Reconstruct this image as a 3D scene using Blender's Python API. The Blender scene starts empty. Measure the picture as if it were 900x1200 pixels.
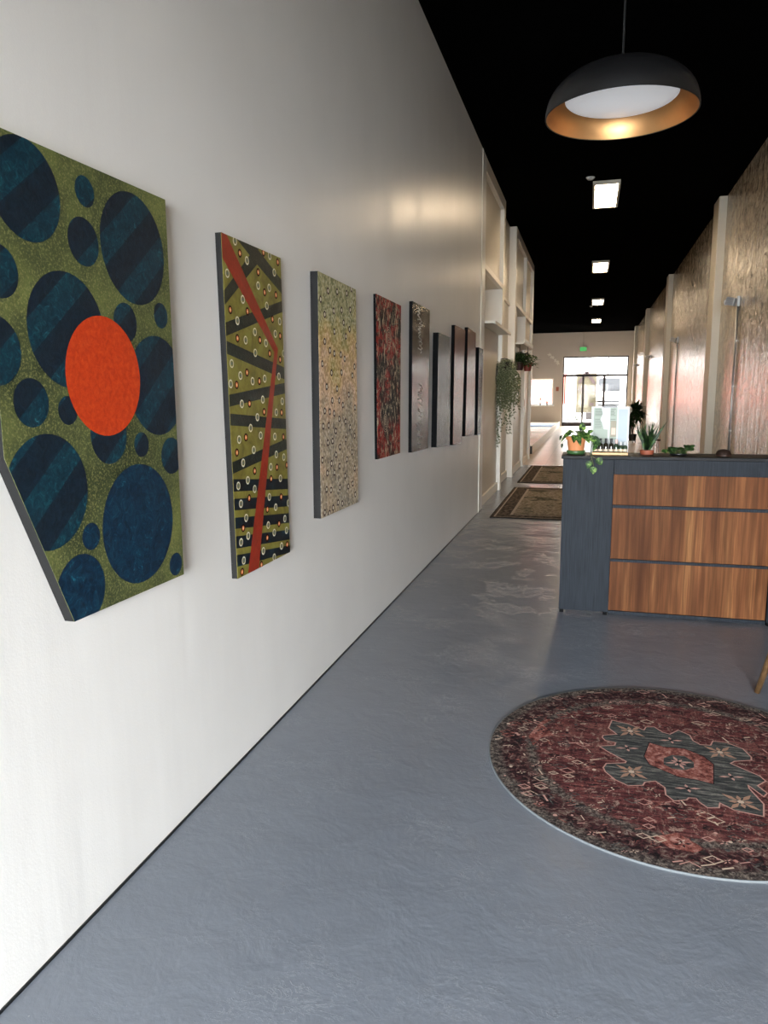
import bpy, bmesh, math, random, json
from math import sin, cos, pi, radians
from mathutils import Vector, Matrix
random.seed(7)
S = bpy.context.scene
COL = S.collection
DATA = json.loads('''{"p1":[[1.6204,0.904],[2.1801,0.902],[2.1799,2.1181],[1.423,2.1096],[1.423,1.3604]],"c1":[[1.5619,1.993,0.1193,0],[1.7823,2.0434,0.0399,0],[1.7641,1.9118,0.063,0],[1.9946,1.9339,0.1592,0],[1.4534,1.79,0.0614,0],[1.6784,1.6742,0.1488,0],[1.9305,1.7171,0.0564,0],[2.1196,1.7554,0.0392,0],[2.0825,1.5361,0.1543,0],[1.4225,1.61,0.0809,0],[1.5252,1.4891,0.0599,0],[1.655,1.4679,0.0376,0],[1.8209,1.3945,0.082,0],[1.9765,1.3579,0.0381,0],[2.1407,1.3109,0.0598,0],[1.5624,1.2626,0.1491,0],[1.9455,1.1176,0.1831,1],[1.7128,1.121,0.0378,1],[1.6583,0.9806,0.1004,1],[2.1328,0.9484,0.0381,1],[1.8207,1.5592,0.166,2]],"p2":[[2.5861,0.7861],[3.1203,0.7841],[3.1019,2.0975],[2.5598,2.0965]],"b2":[[[2.6767,2.0993],[2.8473,2.1007],[3.1279,1.9976],[3.1239,1.9397],[2.8559,2.0326],[2.7764,2.0622]],[[2.8763,2.1148],[2.8778,2.0421],[2.8631,2.0338],[2.5645,1.8384],[2.5568,1.8857],[2.789,2.0531]],[[2.565,1.7752],[3.1311,1.9239],[3.1278,1.8753],[2.5607,1.7242]],[[2.5653,1.7093],[3.1359,1.6254],[3.1323,1.573],[2.5613,1.6619]],[[2.5664,1.508],[3.1316,1.5637],[3.1284,1.5158],[2.5626,1.4626]],[[2.571,1.4375],[3.1446,1.3992],[3.1414,1.3525],[2.5672,1.3929]],[[2.5676,1.2499],[3.1388,1.3139],[3.1355,1.2663],[2.5638,1.2041]],[[2.5746,1.1849],[3.1525,1.1248],[3.1493,1.077],[2.5707,1.1376]],[[2.5683,1.1086],[3.1474,1.0486],[3.1439,0.9972],[2.5646,1.0646]],[[2.5684,1.0345],[3.1417,0.9652],[3.1387,0.9205],[2.5648,0.9908]],[[2.5685,0.9598],[3.1366,0.8884],[3.1335,0.8428],[2.5646,0.9117]],[[2.5687,0.8845],[3.1316,0.8148],[3.1293,0.781],[2.8644,0.8078],[2.5648,0.8373]]],"r2":[[[2.5576,2.097],[2.6015,2.0953],[3.0452,1.7057],[3.0057,1.6889],[2.5614,2.0075]],[[3.0059,1.6908],[3.0453,1.7077],[2.9793,1.4783],[2.7754,0.7658],[2.6721,0.7714],[2.9296,1.4788]]],"w2":[[2.667,2.0865],[2.7659,2.031],[2.5945,1.9569],[2.8622,1.9487],[2.971,1.9544],[2.7169,1.877],[2.9412,1.8777],[3.0285,2.0256],[2.9853,2.0869],[2.6639,1.7909],[2.8167,1.7608],[3.021,1.7688],[3.0715,1.8256],[2.7294,1.7222],[2.9207,1.7231],[2.8144,1.6775],[3.1065,1.6898],[2.603,1.6262],[2.6724,1.583],[2.7804,1.563],[2.8977,1.5755],[3.0466,1.5883],[2.5881,1.5496],[2.8719,1.4887],[2.6765,1.473],[3.0751,1.4796],[2.8139,1.4169],[3.0078,1.4327],[2.7474,1.3755],[2.6415,1.3345],[2.8399,1.3405],[2.9843,1.3283],[2.7696,1.2849],[2.6692,1.2409],[2.9946,1.2491],[3.0762,1.2307],[2.9322,1.2002],[2.6203,1.1538],[2.7049,1.1669],[2.7655,1.1241],[3.0311,1.1394],[2.9072,1.0716],[2.6365,1.0807],[2.9715,1.0176],[3.1132,1.0163],[2.678,1.0168],[3.0687,0.9503],[2.8874,0.9515],[2.9474,0.9078],[3.0838,0.8935],[2.6253,0.9267],[2.6911,0.9406],[2.8294,0.8493],[3.0229,0.8322],[2.6429,0.8484],[2.9395,0.7982]],"o2":[[2.7051,2.048],[2.9231,2.0892],[3.0683,2.0746],[2.8663,2.0021],[2.9229,1.9299],[3.0392,1.9336],[2.6075,1.8257],[2.7543,1.835],[2.9955,1.8279],[2.6584,1.7241],[2.8627,1.7314],[3.072,1.7638],[2.9555,1.6819],[3.0648,1.6618],[2.7313,1.5962],[2.6375,1.5463],[2.8441,1.5641],[2.7445,1.4734],[2.8812,1.4375],[3.0649,1.4301],[2.7011,1.34],[3.0774,1.3213],[2.6182,1.2852],[2.7713,1.198],[2.997,1.1922],[3.1061,1.1921],[2.9316,1.1482],[2.7114,1.0928],[3.0336,1.0561],[2.8833,1.0209],[2.6482,0.9803],[3.002,0.9387],[2.8727,0.8984],[3.0862,0.8266],[2.6248,0.8057],[2.8057,0.7945]],"p3":[[3.5006,0.8807],[4.1307,0.8776],[4.1337,2.0992],[3.5218,2.1073]],"d3":[[3.6638,2.0308],[3.8054,2.0453],[3.5518,1.9769],[3.9664,2.0576],[4.0491,2.0911],[3.7475,1.9409],[3.6081,1.909],[3.8746,1.9582],[4.0249,1.9758],[3.9058,1.8956],[3.7523,1.8364],[4.0069,1.8689],[3.9429,1.8259],[3.6007,1.7748],[3.6772,1.7352],[3.7448,1.7225],[3.8508,1.7223],[3.9151,1.7027],[4.129,1.7863],[3.5586,1.6628],[3.6959,1.6217],[3.8588,1.6279],[4.09,1.6675],[4.0482,1.6166],[3.6186,1.5495],[3.7802,1.5399],[3.7002,1.4784],[3.8123,1.4775],[3.8722,1.4528],[4.0884,1.4359],[3.9795,1.5088],[3.5831,1.4263],[3.6589,1.4209],[3.7255,1.411],[3.8075,1.3792],[3.9161,1.3611],[3.5552,1.3503],[3.6387,1.3508],[3.9946,1.3253],[3.7482,1.317],[4.0757,1.274],[3.9153,1.2617],[3.6209,1.2621],[3.6942,1.266],[3.8108,1.2271],[3.7453,1.1897],[4.0238,1.1834],[3.5314,1.178],[3.6696,1.1493],[3.8021,1.1229],[3.931,1.1501],[4.0699,1.0856],[3.6026,1.1051],[3.7163,1.0964],[3.8929,1.0606],[3.5883,1.0212],[3.6555,1.0089],[3.7982,1.0059],[3.947,0.994],[4.028,1.0011],[4.0738,0.9317],[3.8393,0.9113],[3.7675,0.9274],[3.6844,0.9102],[3.5544,0.9042],[3.6274,0.8901]],"p4":[[4.6312,1.0903],[5.2276,1.0873],[5.2702,2.1378],[4.6274,2.1399]],"p5":[[5.561,1.0649],[6.1618,1.0578],[6.2241,2.2092],[5.5972,2.2084]],"p6":[[6.4227,1.0469],[7.0626,1.0248],[7.0607,2.0436],[6.4851,2.0465]],"p7":[[7.3183,1.008],[7.842,0.9985],[8.0108,2.19],[7.3824,2.1889]],"p8":[[8.0615,1.0551],[8.717,1.041],[8.7364,2.215],[8.1661,2.2341]],"p9":[[8.9257,1.0241],[9.2097,1.0156],[9.3372,2.063],[8.9768,2.0683]],"med":[[0.1483,3.382],[0.1307,3.2944],[0.165,3.2389],[0.1068,3.2131],[0.102,3.191],[0.1147,3.1635],[0.158,3.1547],[0.1528,3.1274],[0.0879,3.1023],[0.1296,3.0534],[0.194,2.9925],[0.1893,2.9786],[0.1151,2.9536],[0.1022,2.9148],[0.1097,2.8822],[0.1478,2.8253],[0.193,2.7936],[0.2474,2.8113],[0.2568,2.8379],[0.2965,2.8565],[0.3273,2.8166],[0.3261,2.7621],[0.3517,2.724],[0.3973,2.7435],[0.4066,2.7609],[0.4324,2.7648],[0.4401,2.7402],[0.4639,2.7061],[0.5041,2.7168],[0.5131,2.7523],[0.556,2.7136],[0.6487,2.6967],[0.6668,2.7859],[0.6375,2.8911],[0.6383,2.915],[0.6779,2.8405],[0.6964,2.8711],[0.6724,2.9208],[0.7109,2.9664],[0.6962,3.0037],[0.6505,3.0425],[0.6033,3.0827],[0.6229,3.1059],[0.6906,3.1328],[0.696,3.1618],[0.6771,3.2324],[0.6188,3.2762],[0.5645,3.276],[0.5499,3.2321],[0.5076,3.2269],[0.4825,3.2604],[0.4757,3.3102],[0.4327,3.3521],[0.3924,3.2988],[0.3631,3.3123],[0.3315,3.3582],[0.2951,3.3486],[0.2838,3.3129],[0.2191,3.362]],"hex":[[0.2973,3.1914],[0.3546,3.1668],[0.4382,3.1694],[0.5058,3.1207],[0.5364,3.0561],[0.5119,2.8894],[0.4542,2.9065],[0.3862,2.9132],[0.3354,2.9505],[0.2829,2.9891],[0.2672,3.0577]],"hin":[[0.3451,3.0598],[0.3812,3.0972],[0.4305,3.1009],[0.4611,3.0541],[0.4554,3.0083],[0.4163,2.9754],[0.3694,2.9768],[0.3402,3.0042]],"fl":[[0.2246,3.2866],[0.5781,3.1737],[0.2102,2.9088],[0.5885,2.7796],[0.2034,3.1132],[0.3906,3.2362],[0.4111,2.831],[0.5878,2.9666]],"sal":[[[-0.2131,3.1241],[-0.1488,3.3469],[-0.121,3.3093],[-0.1581,3.2557],[-0.1032,3.1611],[-0.1569,3.1227],[-0.1856,3.0368]],[[0.2555,2.4674],[0.3389,2.512],[0.4025,2.4561],[0.4145,2.4313],[0.3813,2.4087],[0.3059,2.4162]]]}''')

# ---------------------------------------------------------------- materials
def lin(h, a=1):
    h = h.lstrip('#'); o = []
    for i in (0, 2, 4):
        v = int(h[i:i+2], 16) / 255
        o.append(v / 12.92 if v <= .04045 else ((v + .055) / 1.055) ** 2.4)
    return (*o, a)

class NT:
    def __init__(s, name):
        s.m = bpy.data.materials.new(name); s.m.use_nodes = True
        s.t = s.m.node_tree; s.n = s.t.nodes; s.l = s.t.links
        s.b = s.n['Principled BSDF']; s.o = s.n['Material Output']
    def node(s, typ, **kw):
        n = s.n.new(typ)
        for k, v in kw.items():
            if k.startswith('i_'): n.inputs[k[2:].replace('_', ' ')].default_value = v
            else: setattr(n, k, v)
        return n
    def link(s, a, b): s.l.new(a, b)
    def coord(s, scale=(1, 1, 1), kind='Object', rot=(0, 0, 0)):
        tc = s.node('ShaderNodeTexCoord'); mp = s.node('ShaderNodeMapping')
        mp.inputs['Scale'].default_value = scale; mp.inputs['Rotation'].default_value = rot
        s.link(tc.outputs[kind], mp.inputs['Vector']); return mp.outputs['Vector']
    def noise(s, vec, scale, detail=4, rough=.55, dist=0):
        n = s.node('ShaderNodeTexNoise'); n.inputs['Scale'].default_value = scale
        n.inputs['Detail'].default_value = detail; n.inputs['Roughness'].default_value = rough
        n.inputs['Distortion'].default_value = dist; s.link(vec, n.inputs['Vector']); return n.outputs['Fac']
    def voro(s, vec, scale, feature='F1', out='Distance'):
        n = s.node('ShaderNodeTexVoronoi', feature=feature); n.inputs['Scale'].default_value = scale
        s.link(vec, n.inputs['Vector']); return n.outputs[out]
    def wave(s, vec, scale, dist=0, detail=2, dscale=1, typ='BANDS', direction='X'):
        n = s.node('ShaderNodeTexWave', wave_type=typ)
        if typ == 'BANDS': n.bands_direction = direction
        n.inputs['Scale'].default_value = scale; n.inputs['Distortion'].default_value = dist
        n.inputs['Detail'].default_value = detail; n.inputs['Detail Scale'].default_value = dscale
        s.link(vec, n.inputs['Vector']); return n.outputs['Fac']
    def ramp(s, fac, stops, interp='LINEAR'):
        r = s.node('ShaderNodeValToRGB'); r.color_ramp.interpolation = interp
        e = r.color_ramp.elements
        while len(e) < len(stops): e.new(.5)
        for el, (p, c) in zip(e, stops):
            el.position = p; el.color = lin(c) if isinstance(c, str) else (c, c, c, 1)
        s.link(fac, r.inputs['Fac']); return r.outputs['Color']
    def mix(s, fac, a, b, mode='MIX'):
        n = s.node('ShaderNodeMix', data_type='RGBA', blend_type=mode)
        for v, i in ((fac, 0), (a, 6), (b, 7)):
            if isinstance(v, str): n.inputs[i].default_value = lin(v)
            elif isinstance(v, (int, float)): n.inputs[i].default_value = v if i == 0 else (v, v, v, 1)
            else: s.link(v, n.inputs[i])
        return n.outputs[2]
    def math(s, op, a, b=0):
        n = s.node('ShaderNodeMath', operation=op)
        for v, i in ((a, 0), (b, 1)):
            if isinstance(v, (int, float)): n.inputs[i].default_value = v
            else: s.link(v, n.inputs[i])
        return n.outputs[0]
    def sep(s, vec):
        n = s.node('ShaderNodeSeparateXYZ'); s.link(vec, n.inputs[0]); return n.outputs
    def bump(s, h, strength=.3, dist=.01):
        n = s.node('ShaderNodeBump'); n.inputs['Strength'].default_value = strength
        n.inputs['Distance'].default_value = dist; s.link(h, n.inputs['Height'])
        s.link(n.outputs['Normal'], s.b.inputs['Normal'])
    def set(s, col=None, rough=None, metal=None, spec=None, emit=None, es=None):
        for v, k in ((col, 'Base Color'), (rough, 'Roughness'), (metal, 'Metallic'), (spec, 'Specular IOR Level'), (emit, 'Emission Color'), (es, 'Emission Strength')):
            if v is None: continue
            i = s.b.inputs[k]
            if isinstance(v, str): i.default_value = lin(v)
            elif isinstance(v, (int, float)): i.default_value = v
            else: s.link(v, i)
        return s.m

def plain(name, col, rough=.5, metal=0, spec=.5, var=.12, scale=18, bump=0):
    t = NT(name); v = t.coord(); n = t.noise(v, scale)
    base = t.mix(n, col, col)
    d = t.math('MULTIPLY_ADD', n, var * 2); d.node.inputs[2].default_value = 1 - var
    base = t.mix(1.0, col, d, 'MULTIPLY')
    if bump: t.bump(t.noise(v, scale * 6), bump, .004)
    return t.set(base, rough, metal, spec)

M = {}
def mk_left_wall():
    t = NT('satin white wall paint'); v = t.coord()
    n = t.noise(v, 1.3, 3); f = t.noise(v, 160, 3); st = t.noise(t.coord((1, 1.6, .25)), 2.2, 4)
    col = t.ramp(n, [(.3, '#e0dfdc'), (.7, '#e7e6e3')])
    rg = t.ramp(st, [(.3, .3), (.7, .4)])
    b = t.math('ADD', t.math('MULTIPLY', f, .12), t.math('MULTIPLY', st, 1.4))
    t.bump(b, .22, .012)
    return t.set(col, rg, 0, .5)
def mk_right_wall():
    t = NT('glossy textured plaster wall')
    a = t.noise(t.coord((1, 1, .12)), 9, 3, .6, .2); b = t.noise(t.coord((1, .5, .75)), 13, 5, .7, .8); c = t.noise(t.coord((1, 1, .12)), 5, 2)
    h = t.math('ADD', t.math('MULTIPLY', a, .8), t.math('ADD', t.math('MULTIPLY', b, .8), t.math('MULTIPLY', c, 1.2)))
    col = t.ramp(b, [(.36, '#7d7060'), (.47, '#a09380'), (.62, '#bdb09c')])
    t.bump(h, .5, .028)
    return t.set(col, .15, 0, 1.0)
def mk_floor():
    t = NT('grey painted concrete'); v = t.coord()
    n = t.noise(v, .8, 3, .5); f = t.noise(v, 45, 4, .6); med_ = t.noise(v, 7, 5, .6, .4)
    patch = t.noise(v, 2.4, 3)
    ln = t.ramp(t.noise(t.coord((1, 2.4, 1), rot=(0, 0, .4)), 9, 6, .7, 1.0), [(.480, 0.0), (.5, 1.0), (.520, 0.0)])
    pm = t.ramp(patch, [(.5, 0.0), (.66, 1.0)])
    k = t.math('MULTIPLY', ln, pm)
    col = t.ramp(n, [(.25, '#646a73'), (.75, '#6d737c')])
    chip = t.ramp(t.noise(v, 42, 2), [(.79, 0.0), (.82, 1.0)])
    col = t.mix(t.math('MULTIPLY', k, .22), col, '#a4a9af'); col = t.mix(t.math('MULTIPLY', chip, .5), col, '#b5b8ba')
    h = t.math('ADD', t.math('MULTIPLY', f, .16), t.math('ADD', t.math('MULTIPLY', k, .35), t.math('MULTIPLY', med_, 1.0)))
    t.bump(h, .3, .014)
    return t.set(col, .25, 0, .5)
def mk_planks(name, c1, c2, rough):
    t = NT(name); br = t.node('ShaderNodeTexBrick'); v = t.coord()
    t.link(v, br.inputs['Vector']); br.inputs['Scale'].default_value = 1
    br.inputs['Brick Width'].default_value = 1.8; br.inputs['Row Height'].default_value = .16
    br.inputs['Mortar Size'].default_value = .006
    br.inputs['Color1'].default_value = lin(c1); br.inputs['Color2'].default_value = lin(c2); br.inputs['Mortar'].default_value = lin('#5a4a3c')
    g = t.noise(t.coord((1, 9, 1)), 5, 4)
    return t.set(t.mix(t.math('MULTIPLY', g, .35), br.outputs['Color'], '#7c6753'), rough)
def mk_wood():
    t = NT('walnut laminate'); v = t.coord((6, 6, .42))
    g = t.noise(v, 2.3, 6, .55, .35); w = t.wave(t.coord((1, 1, .13)), 5.5, 7, 3, 1.4, 'BANDS', 'X')
    fine = t.ramp(t.noise(t.coord((60, 60, .8), rot=(0, .03, 0)), 2.2, 4, .7, .6), [(.4, 0.0), (.62, 1.0)])
    col = t.ramp(g, [(.28, '#432718'), (.45, '#5f3b24'), (.58, '#70492d'), (.74, '#86603c')])
    col = t.mix(t.math('MULTIPLY', t.ramp(w, [(.0, 1.0), (.35, 0.0)]), .45), col, '#3f2617')
    col = t.mix(t.math('MULTIPLY', fine, .5), col, '#3f2615')
    x = t.sep(t.coord())[0]; bn = t.node('ShaderNodeTexWhiteNoise', noise_dimensions='1D')
    t.link(t.math('FLOOR', t.math('MULTIPLY', x, 7.3)), bn.inputs['W'])
    d = t.math('MULTIPLY_ADD', bn.outputs['Value'], .34); d.node.inputs[2].default_value = .84
    return t.set(t.mix(1.0, col, d, 'MULTIPLY'), .5, 0, .05)
def mk_darkboard():
    t = NT('charcoal wood grain laminate'); f = t.noise(t.coord((70, 70, 2)), 2.5, 4)
    col = t.ramp(f, [(.3, '#1b1f24'), (.7, '#282d33')])
    t.bump(f, .25, .003); return t.set(col, .5, 0, .06)
def mk_speckle():
    t = NT('olive green speckled paint'); v = t.coord()
    n = t.noise(v, 4, 3); f = t.noise(v, 150, 2, .8); q = t.noise(v, 60, 3)
    col = t.ramp(n, [(.3, '#28321f'), (.5, '#485030'), (.7, '#69703e')])
    col = t.mix(t.ramp(f, [(.5, 0.0), (.68, .7)]), col, '#8d8c58')
    col = t.mix(t.ramp(q, [(.56, 0.0), (.72, .55)]), col, '#2c3a2c')
    t.bump(f, .3, .003); return t.set(col, .5, 0, .25)
def mk_stripe():
    t = NT('navy and teal striped paint'); v = t.coord(); s = t.sep(v)
    ph = t.math('ADD', t.math('MULTIPLY', s[1], -.64), t.math('MULTIPLY', s[2], .77))
    fr = t.math('FRACT', t.math('MULTIPLY', ph, 6.6))
    k = t.math('GREATER_THAN', fr, .53)
    n = t.noise(v, 45, 5, .7, 1.2)
    te = t.ramp(n, [(.3, '#081e2a'), (.5, '#0c2f3e'), (.60, '#103e48'), (.74, '#276c7c')])
    na = t.ramp(n, [(.35, '#0a1620'), (.7, '#142838')])
    t.bump(n, .3, .003); return t.set(t.mix(k, na, te), .42, 0, .3)
def mk_marble(name, stops, scale=28, dist=1.5, rough=.4):
    t = NT(name); v = t.coord(); n = t.noise(v, scale, 6, .7, dist)
    t.bump(n, .3, .003); return t.set(t.ramp(n, stops), rough, 0, .3)
def mk_mosaic():
    t = NT('mottled speckled cream and green paint'); v = t.coord(); s = t.sep(v)
    c = t.voro(v, 75, 'F1', 'Color'); cs = t.node('ShaderNodeSeparateColor'); t.link(c, cs.inputs[0])
    sp = t.ramp(cs.outputs[0], [(.0, '#3a342a'), (.16, '#857a64'), (.36, '#c2b292'), (.62, '#e8d9b8'), (.86, '#fff4de')], 'CONSTANT')
    n = t.noise(v, 3.2, 3); n2 = t.math('ADD', t.math('MULTIPLY', s[2], .42), t.math('MULTIPLY', t.math('SUBTRACT', n, .5), .8))
    tint = t.ramp(n2, [(.02, '#8d857a'), (.15, '#ab9780'), (.24, '#dcb292'), (.32, '#d2ab68'), (.40, '#b3a254'), (.48, '#8c9060')])
    t.bump(cs.outputs[1], .4, .004)
    return t.set(t.mix(.62, sp, tint), .5, 0, .15)
def mk_redart():
    t = NT('red and black carved ripple paint'); v = t.coord()
    n = t.noise(v, 4.5, 3, .5); r = t.noise(t.coord((1, 1.3, .5)), 24, 5, .7, 1.4)
    rings = t.wave(v, 5, 12, 2, 1.4, 'RINGS')
    base = t.ramp(n, [(.40, '#100e0d'), (.47, '#3a0f0f'), (.52, '#861614'), (.66, '#9b1c17')])
    base = t.mix(t.ramp(rings, [(.80, 0.0), (.9, .8)]), base, '#0c0a0a')
    base = t.mix(t.ramp(r, [(.54, 0.0), (.58, .9)]), base, '#d0c0a4')
    base = t.mix(t.ramp(r, [(.34, .9), (.42, 0.0)]), base, '#0b0909')
    t.bump(r, .5, .006); return t.set(base, .55, 0, .1)
def mk_greyart():
    t = NT('brushed dark grey gloss paint'); f = t.noise(t.coord((1, 14, .3)), 8, 4)
    t.bump(f, .25, .004); return t.set(t.ramp(f, [(.3, '#1a1a18'), (.7, '#2a2a26')]), .15, 0, .12)
def mk_crackle():
    t = NT('silver and dark green cracked foil paint')
    n = t.noise(t.coord((1, 1, .3)), 34, 6, .75, 1.5); k = t.voro(t.coord((1, 1, .4)), 9, 'DISTANCE_TO_EDGE')
    col = t.ramp(n, [(.42, '#080d0e'), (.54, '#161d1c'), (.62, '#4a504b'), (.72, '#c4c4bc')])
    col = t.mix(t.ramp(k, [(.0, .8), (.05, 0.0)]), col, '#0e1414')
    t.bump(n, .9, .012); return t.set(col, .25, .0, .08)
def mk_glitter():
    t = NT('maroon glitter paint'); n = t.noise(t.coord((1, 1, .6)), 90, 3, .8); w = t.noise(t.coord((1, 3, .15)), 12, 4)
    col = t.ramp(n, [(.4, '#451713'), (.55, '#62261f'), (.68, '#a0705f')])
    t.bump(t.math('ADD', t.math('MULTIPLY', n, .5), t.math('MULTIPLY', w, .8)), .4, .005); return t.set(col, .2, .0, .06)
def mk_rug():
    t = NT('distressed red rug pile'); v = t.coord(); s = t.sep(v)
    r = t.math('SQRT', t.math('ADD', t.math('MULTIPLY', s[0], s[0]), t.math('MULTIPLY', s[1], s[1])))
    st = t.noise(t.coord((1.1, 7, 1), rot=(0, 0, -.42)), 7, 6, .75, .3); st2 = t.noise(t.coord((9, 1.4, 1), rot=(0, 0, -.42)), 9, 5, .7, .3)
    blot = t.noise(v, 3.6, 4, .6); f = t.noise(v, 130, 3, .85); mot = t.noise(v, 40, 4, .65, .8); mot2 = t.noise(v, 75, 3, .7)
    base = t.ramp(st, [(.3, '#261a1d'), (.44, '#492628'), (.56, '#6e3c3b'), (.68, '#9a6b61'), (.78, '#bda292')])
    base = t.mix(t.ramp(st2, [(.56, 0.0), (.7, .55)]), base, '#a3867a')
    base = t.mix(t.ramp(blot, [(.52, 0.0), (.68, .55)]), base, '#9c6a60')
    base = t.mix(t.ramp(mot, [(.57, 0.0), (.64, .65)]), base, '#b09a8c')
    base = t.mix(t.ramp(mot2, [(.58, 0.0), (.66, .6)]), base, '#151113')
    base = t.mix(t.ramp(mot, [(.35, .8), (.42, 0.0)]), base, '#1f181b')
    bcol = t.ramp(mot, [(.32, '#141315'), (.42, '#2a1c1e'), (.52, '#4b292b'), (.6, '#6d5a52'), (.68, '#8d8076')])
    gcol = t.ramp(mot2, [(.38, '#262524'), (.5, '#4d4945'), (.6, '#857c72')])
    rr = t.math('ADD', r, t.math('MULTIPLY', t.math('SUBTRACT', mot, .5), .08))
    base = t.mix(t.ramp(rr, [(.555, 0.0), (.58, .9), (.60, .9), (.63, 0.0)]), base, gcol)
    base = t.mix(t.ramp(rr, [(.60, 0.0), (.63, 1.0)]), base, bcol)
    base = t.mix(t.ramp(rr, [(.70, 0.0), (.73, .8)]), base, gcol)
    base = t.mix(t.math('MULTIPLY', t.ramp(f, [(.42, 0.0), (.62, 1.0)]), .5), base, '#131012')
    t.bump(t.math('ADD', f, st), .4, .006); return t.set(base, .95, 0, .1)
def mk_med():
    t = NT('worn charcoal green rug pile'); st = t.noise(t.coord((1.1, 8, 1), rot=(0, 0, -.42)), 8, 6, .75)
    f = t.noise(t.coord(), 110, 3, .85)
    col = t.ramp(st, [(.3, '#202224'), (.46, '#393b3b'), (.58, '#63625e'), (.7, '#98958a')])
    return t.set(t.mix(t.math('MULTIPLY', t.ramp(f, [(.4, 0.0), (.65, 1.0)]), .4), col, '#1a1d20'), .95, 0, .1)
def mk_salm():
    t = NT('faded salmon rug pile'); n = t.noise(t.coord(), 40, 4, .7)
    return t.set(t.ramp(n, [(.36, '#42211f'), (.5, '#7e4a42'), (.66, '#a87e74')]), .95, 0, .1)
def mk_runner(name, light):
    t = NT(name); v = t.coord(); n = t.noise(v, 24, 4, .65, .8); b = t.noise(v, 2.2, 3)
    if light:
        col = t.ramp(n, [(.36, '#4d463b'), (.5, '#857a68'), (.64, '#a3978c')])
        col = t.mix(t.ramp(b, [(.52, 0.0), (.6, .8)]), col, t.ramp(n, [(.4, '#22261c'), (.6, '#4a4e3c')]))
    else: col = t.ramp(n, [(.38, '#25201d'), (.5, '#43392f'), (.64, '#7d6f62')])
    return t.set(col, .95, 0, .1)
def mk_leaf(name, c1, c2, c3, scale=40):
    t = NT(name); n = t.noise(t.coord(), scale, 3)
    return t.set(t.ramp(n, [(.36, c1), (.5, c2), (.62, c3)]), .5, 0, .2)
def mk_glass():
    t = NT('window glass'); tr = t.node('ShaderNodeBsdfTransparent'); gl = t.node('ShaderNodeBsdfGlossy'); gl.inputs['Roughness'].default_value = .02
    mx = t.node('ShaderNodeMixShader'); mx.inputs[0].default_value = .004
    t.link(tr.outputs[0], mx.inputs[1]); t.link(gl.outputs[0], mx.inputs[2]); t.link(mx.outputs[0], t.o.inputs['Surface']); return t.m
def emis(name, col, e):
    t = NT(name); return t.set(col, .4, emit=col, es=e)

M['wall_l'] = mk_left_wall(); M['wall_r'] = mk_right_wall(); M['floor'] = mk_floor()
M['planks'] = mk_planks('pale wood planks', '#c4ad92', '#d0bba2', .3)
M['deck'] = mk_planks('beige stage boards', '#cdbb9d', '#d6c5a9', .35)
M['ceil'] = plain('matte black ceiling paint', '#080808', 1, spec=0)
M['panelpaint'] = plain('beige cabinet paint', '#c2bbae', .38, var=.04)
M['trimpaint'] = plain('cream trim paint', '#d6d1c6', .35, var=.03)
M['pil'] = plain('grey beige column paint', '#b9b3a4', .55, var=.04)
M['farwall'] = plain('off white wall paint', '#cfc6bb', .6, var=.04, scale=3)
M['black'] = plain('black metal', '#101113', .4)
M['blackmatte'] = plain('matte black lamp enamel', '#111112', .34, spec=.5)
M['gold'] = plain('brushed gold leaf', '#b98c5c', .4, .8, var=.08, scale=30)
M['brass'] = plain('polished brass', '#d9b779', .2, 1)
M['diffuser'] = emis('softly lit frosted white acrylic', '#e4e6ea', .33)
M['wood'] = mk_wood(); M['dark'] = mk_darkboard(); M['counter'] = plain('black stone worktop', '#0d0e10', .5, spec=.12, var=.3, scale=60)
M['speck'] = mk_speckle(); M['stripe'] = mk_stripe()
M['marble'] = mk_marble('marbled blue paint', [(.3, '#081826'), (.5, '#0c2a40'), (.62, '#103a4c'), (.74, '#2d86a0')])
M['orange'] = mk_marble('vermilion paint', [(.3, '#a82c0e'), (.5, '#c03a15'), (.7, '#cf5020')], 60, .5, .45)
M['edge'] = plain('dark grey canvas edge', '#252525', .8, spec=.05)
M['edgeblack'] = plain('black canvas edge', '#101112', .8, spec=.03)
M['olive'] = mk_marble('brushed olive paint', [(.3, '#5d5526'), (.5, '#7b7434'), (.7, '#8b8a45')], 12, .6, .35)
M['band'] = mk_marble('black green paint', [(.3, '#0e1412'), (.5, '#19221e'), (.7, '#27362e')], 40, 1, .35)
M['bandblue'] = mk_marble('black blue paint', [(.35, '#080c10'), (.55, '#0c1c24'), (.72, '#133842')], 14, 1, .35)
M['bolt'] = mk_marble('brick red paint', [(.3, '#7d2a1b'), (.6, '#96301f'), (.8, '#a33f2a')], 20, .5, .35)
M['ring'] = plain('cream ring paint', '#e3ddc9', .4); M['oring'] = plain('black red ring paint', '#330f0b', .5, spec=.2)
M['odot'] = plain('orange dot paint', '#e08350', .4); M['cdot'] = plain('pale yellow dot paint', '#f6dcae', .4)
M['gdot'] = plain('grey blue dot paint', '#5f6f6a', .4)
M['mosaic'] = mk_mosaic(); M['redart'] = mk_redart(); M['greyart'] = mk_greyart(); M['crackle'] = mk_crackle(); M['glitter'] = mk_glitter()
M['scrib'] = plain('white scribbled paint', '#c9c9c2', .4)
M['rug'] = mk_rug(); M['med'] = mk_med(); M['salm'] = mk_salm(); M['rosy'] = plain('pink beige rug yarn', '#b28a80', .95, spec=.1)
M['cream'] = plain('cream rug yarn', '#bba795', .95, spec=.1); M['rugdark'] = plain('dark rug yarn', '#1d191c', .95, spec=.1)
M['rugtan'] = plain('tan rug yarn', '#9a7a68', .95, spec=.1)
M['bind'] = plain('grey white rug binding', '#5f6467', .8, spec=.2)
M['run_d'] = mk_runner('dark brown runner pile', False); M['run_l'] = mk_runner('beige and green runner pile', True)
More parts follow.
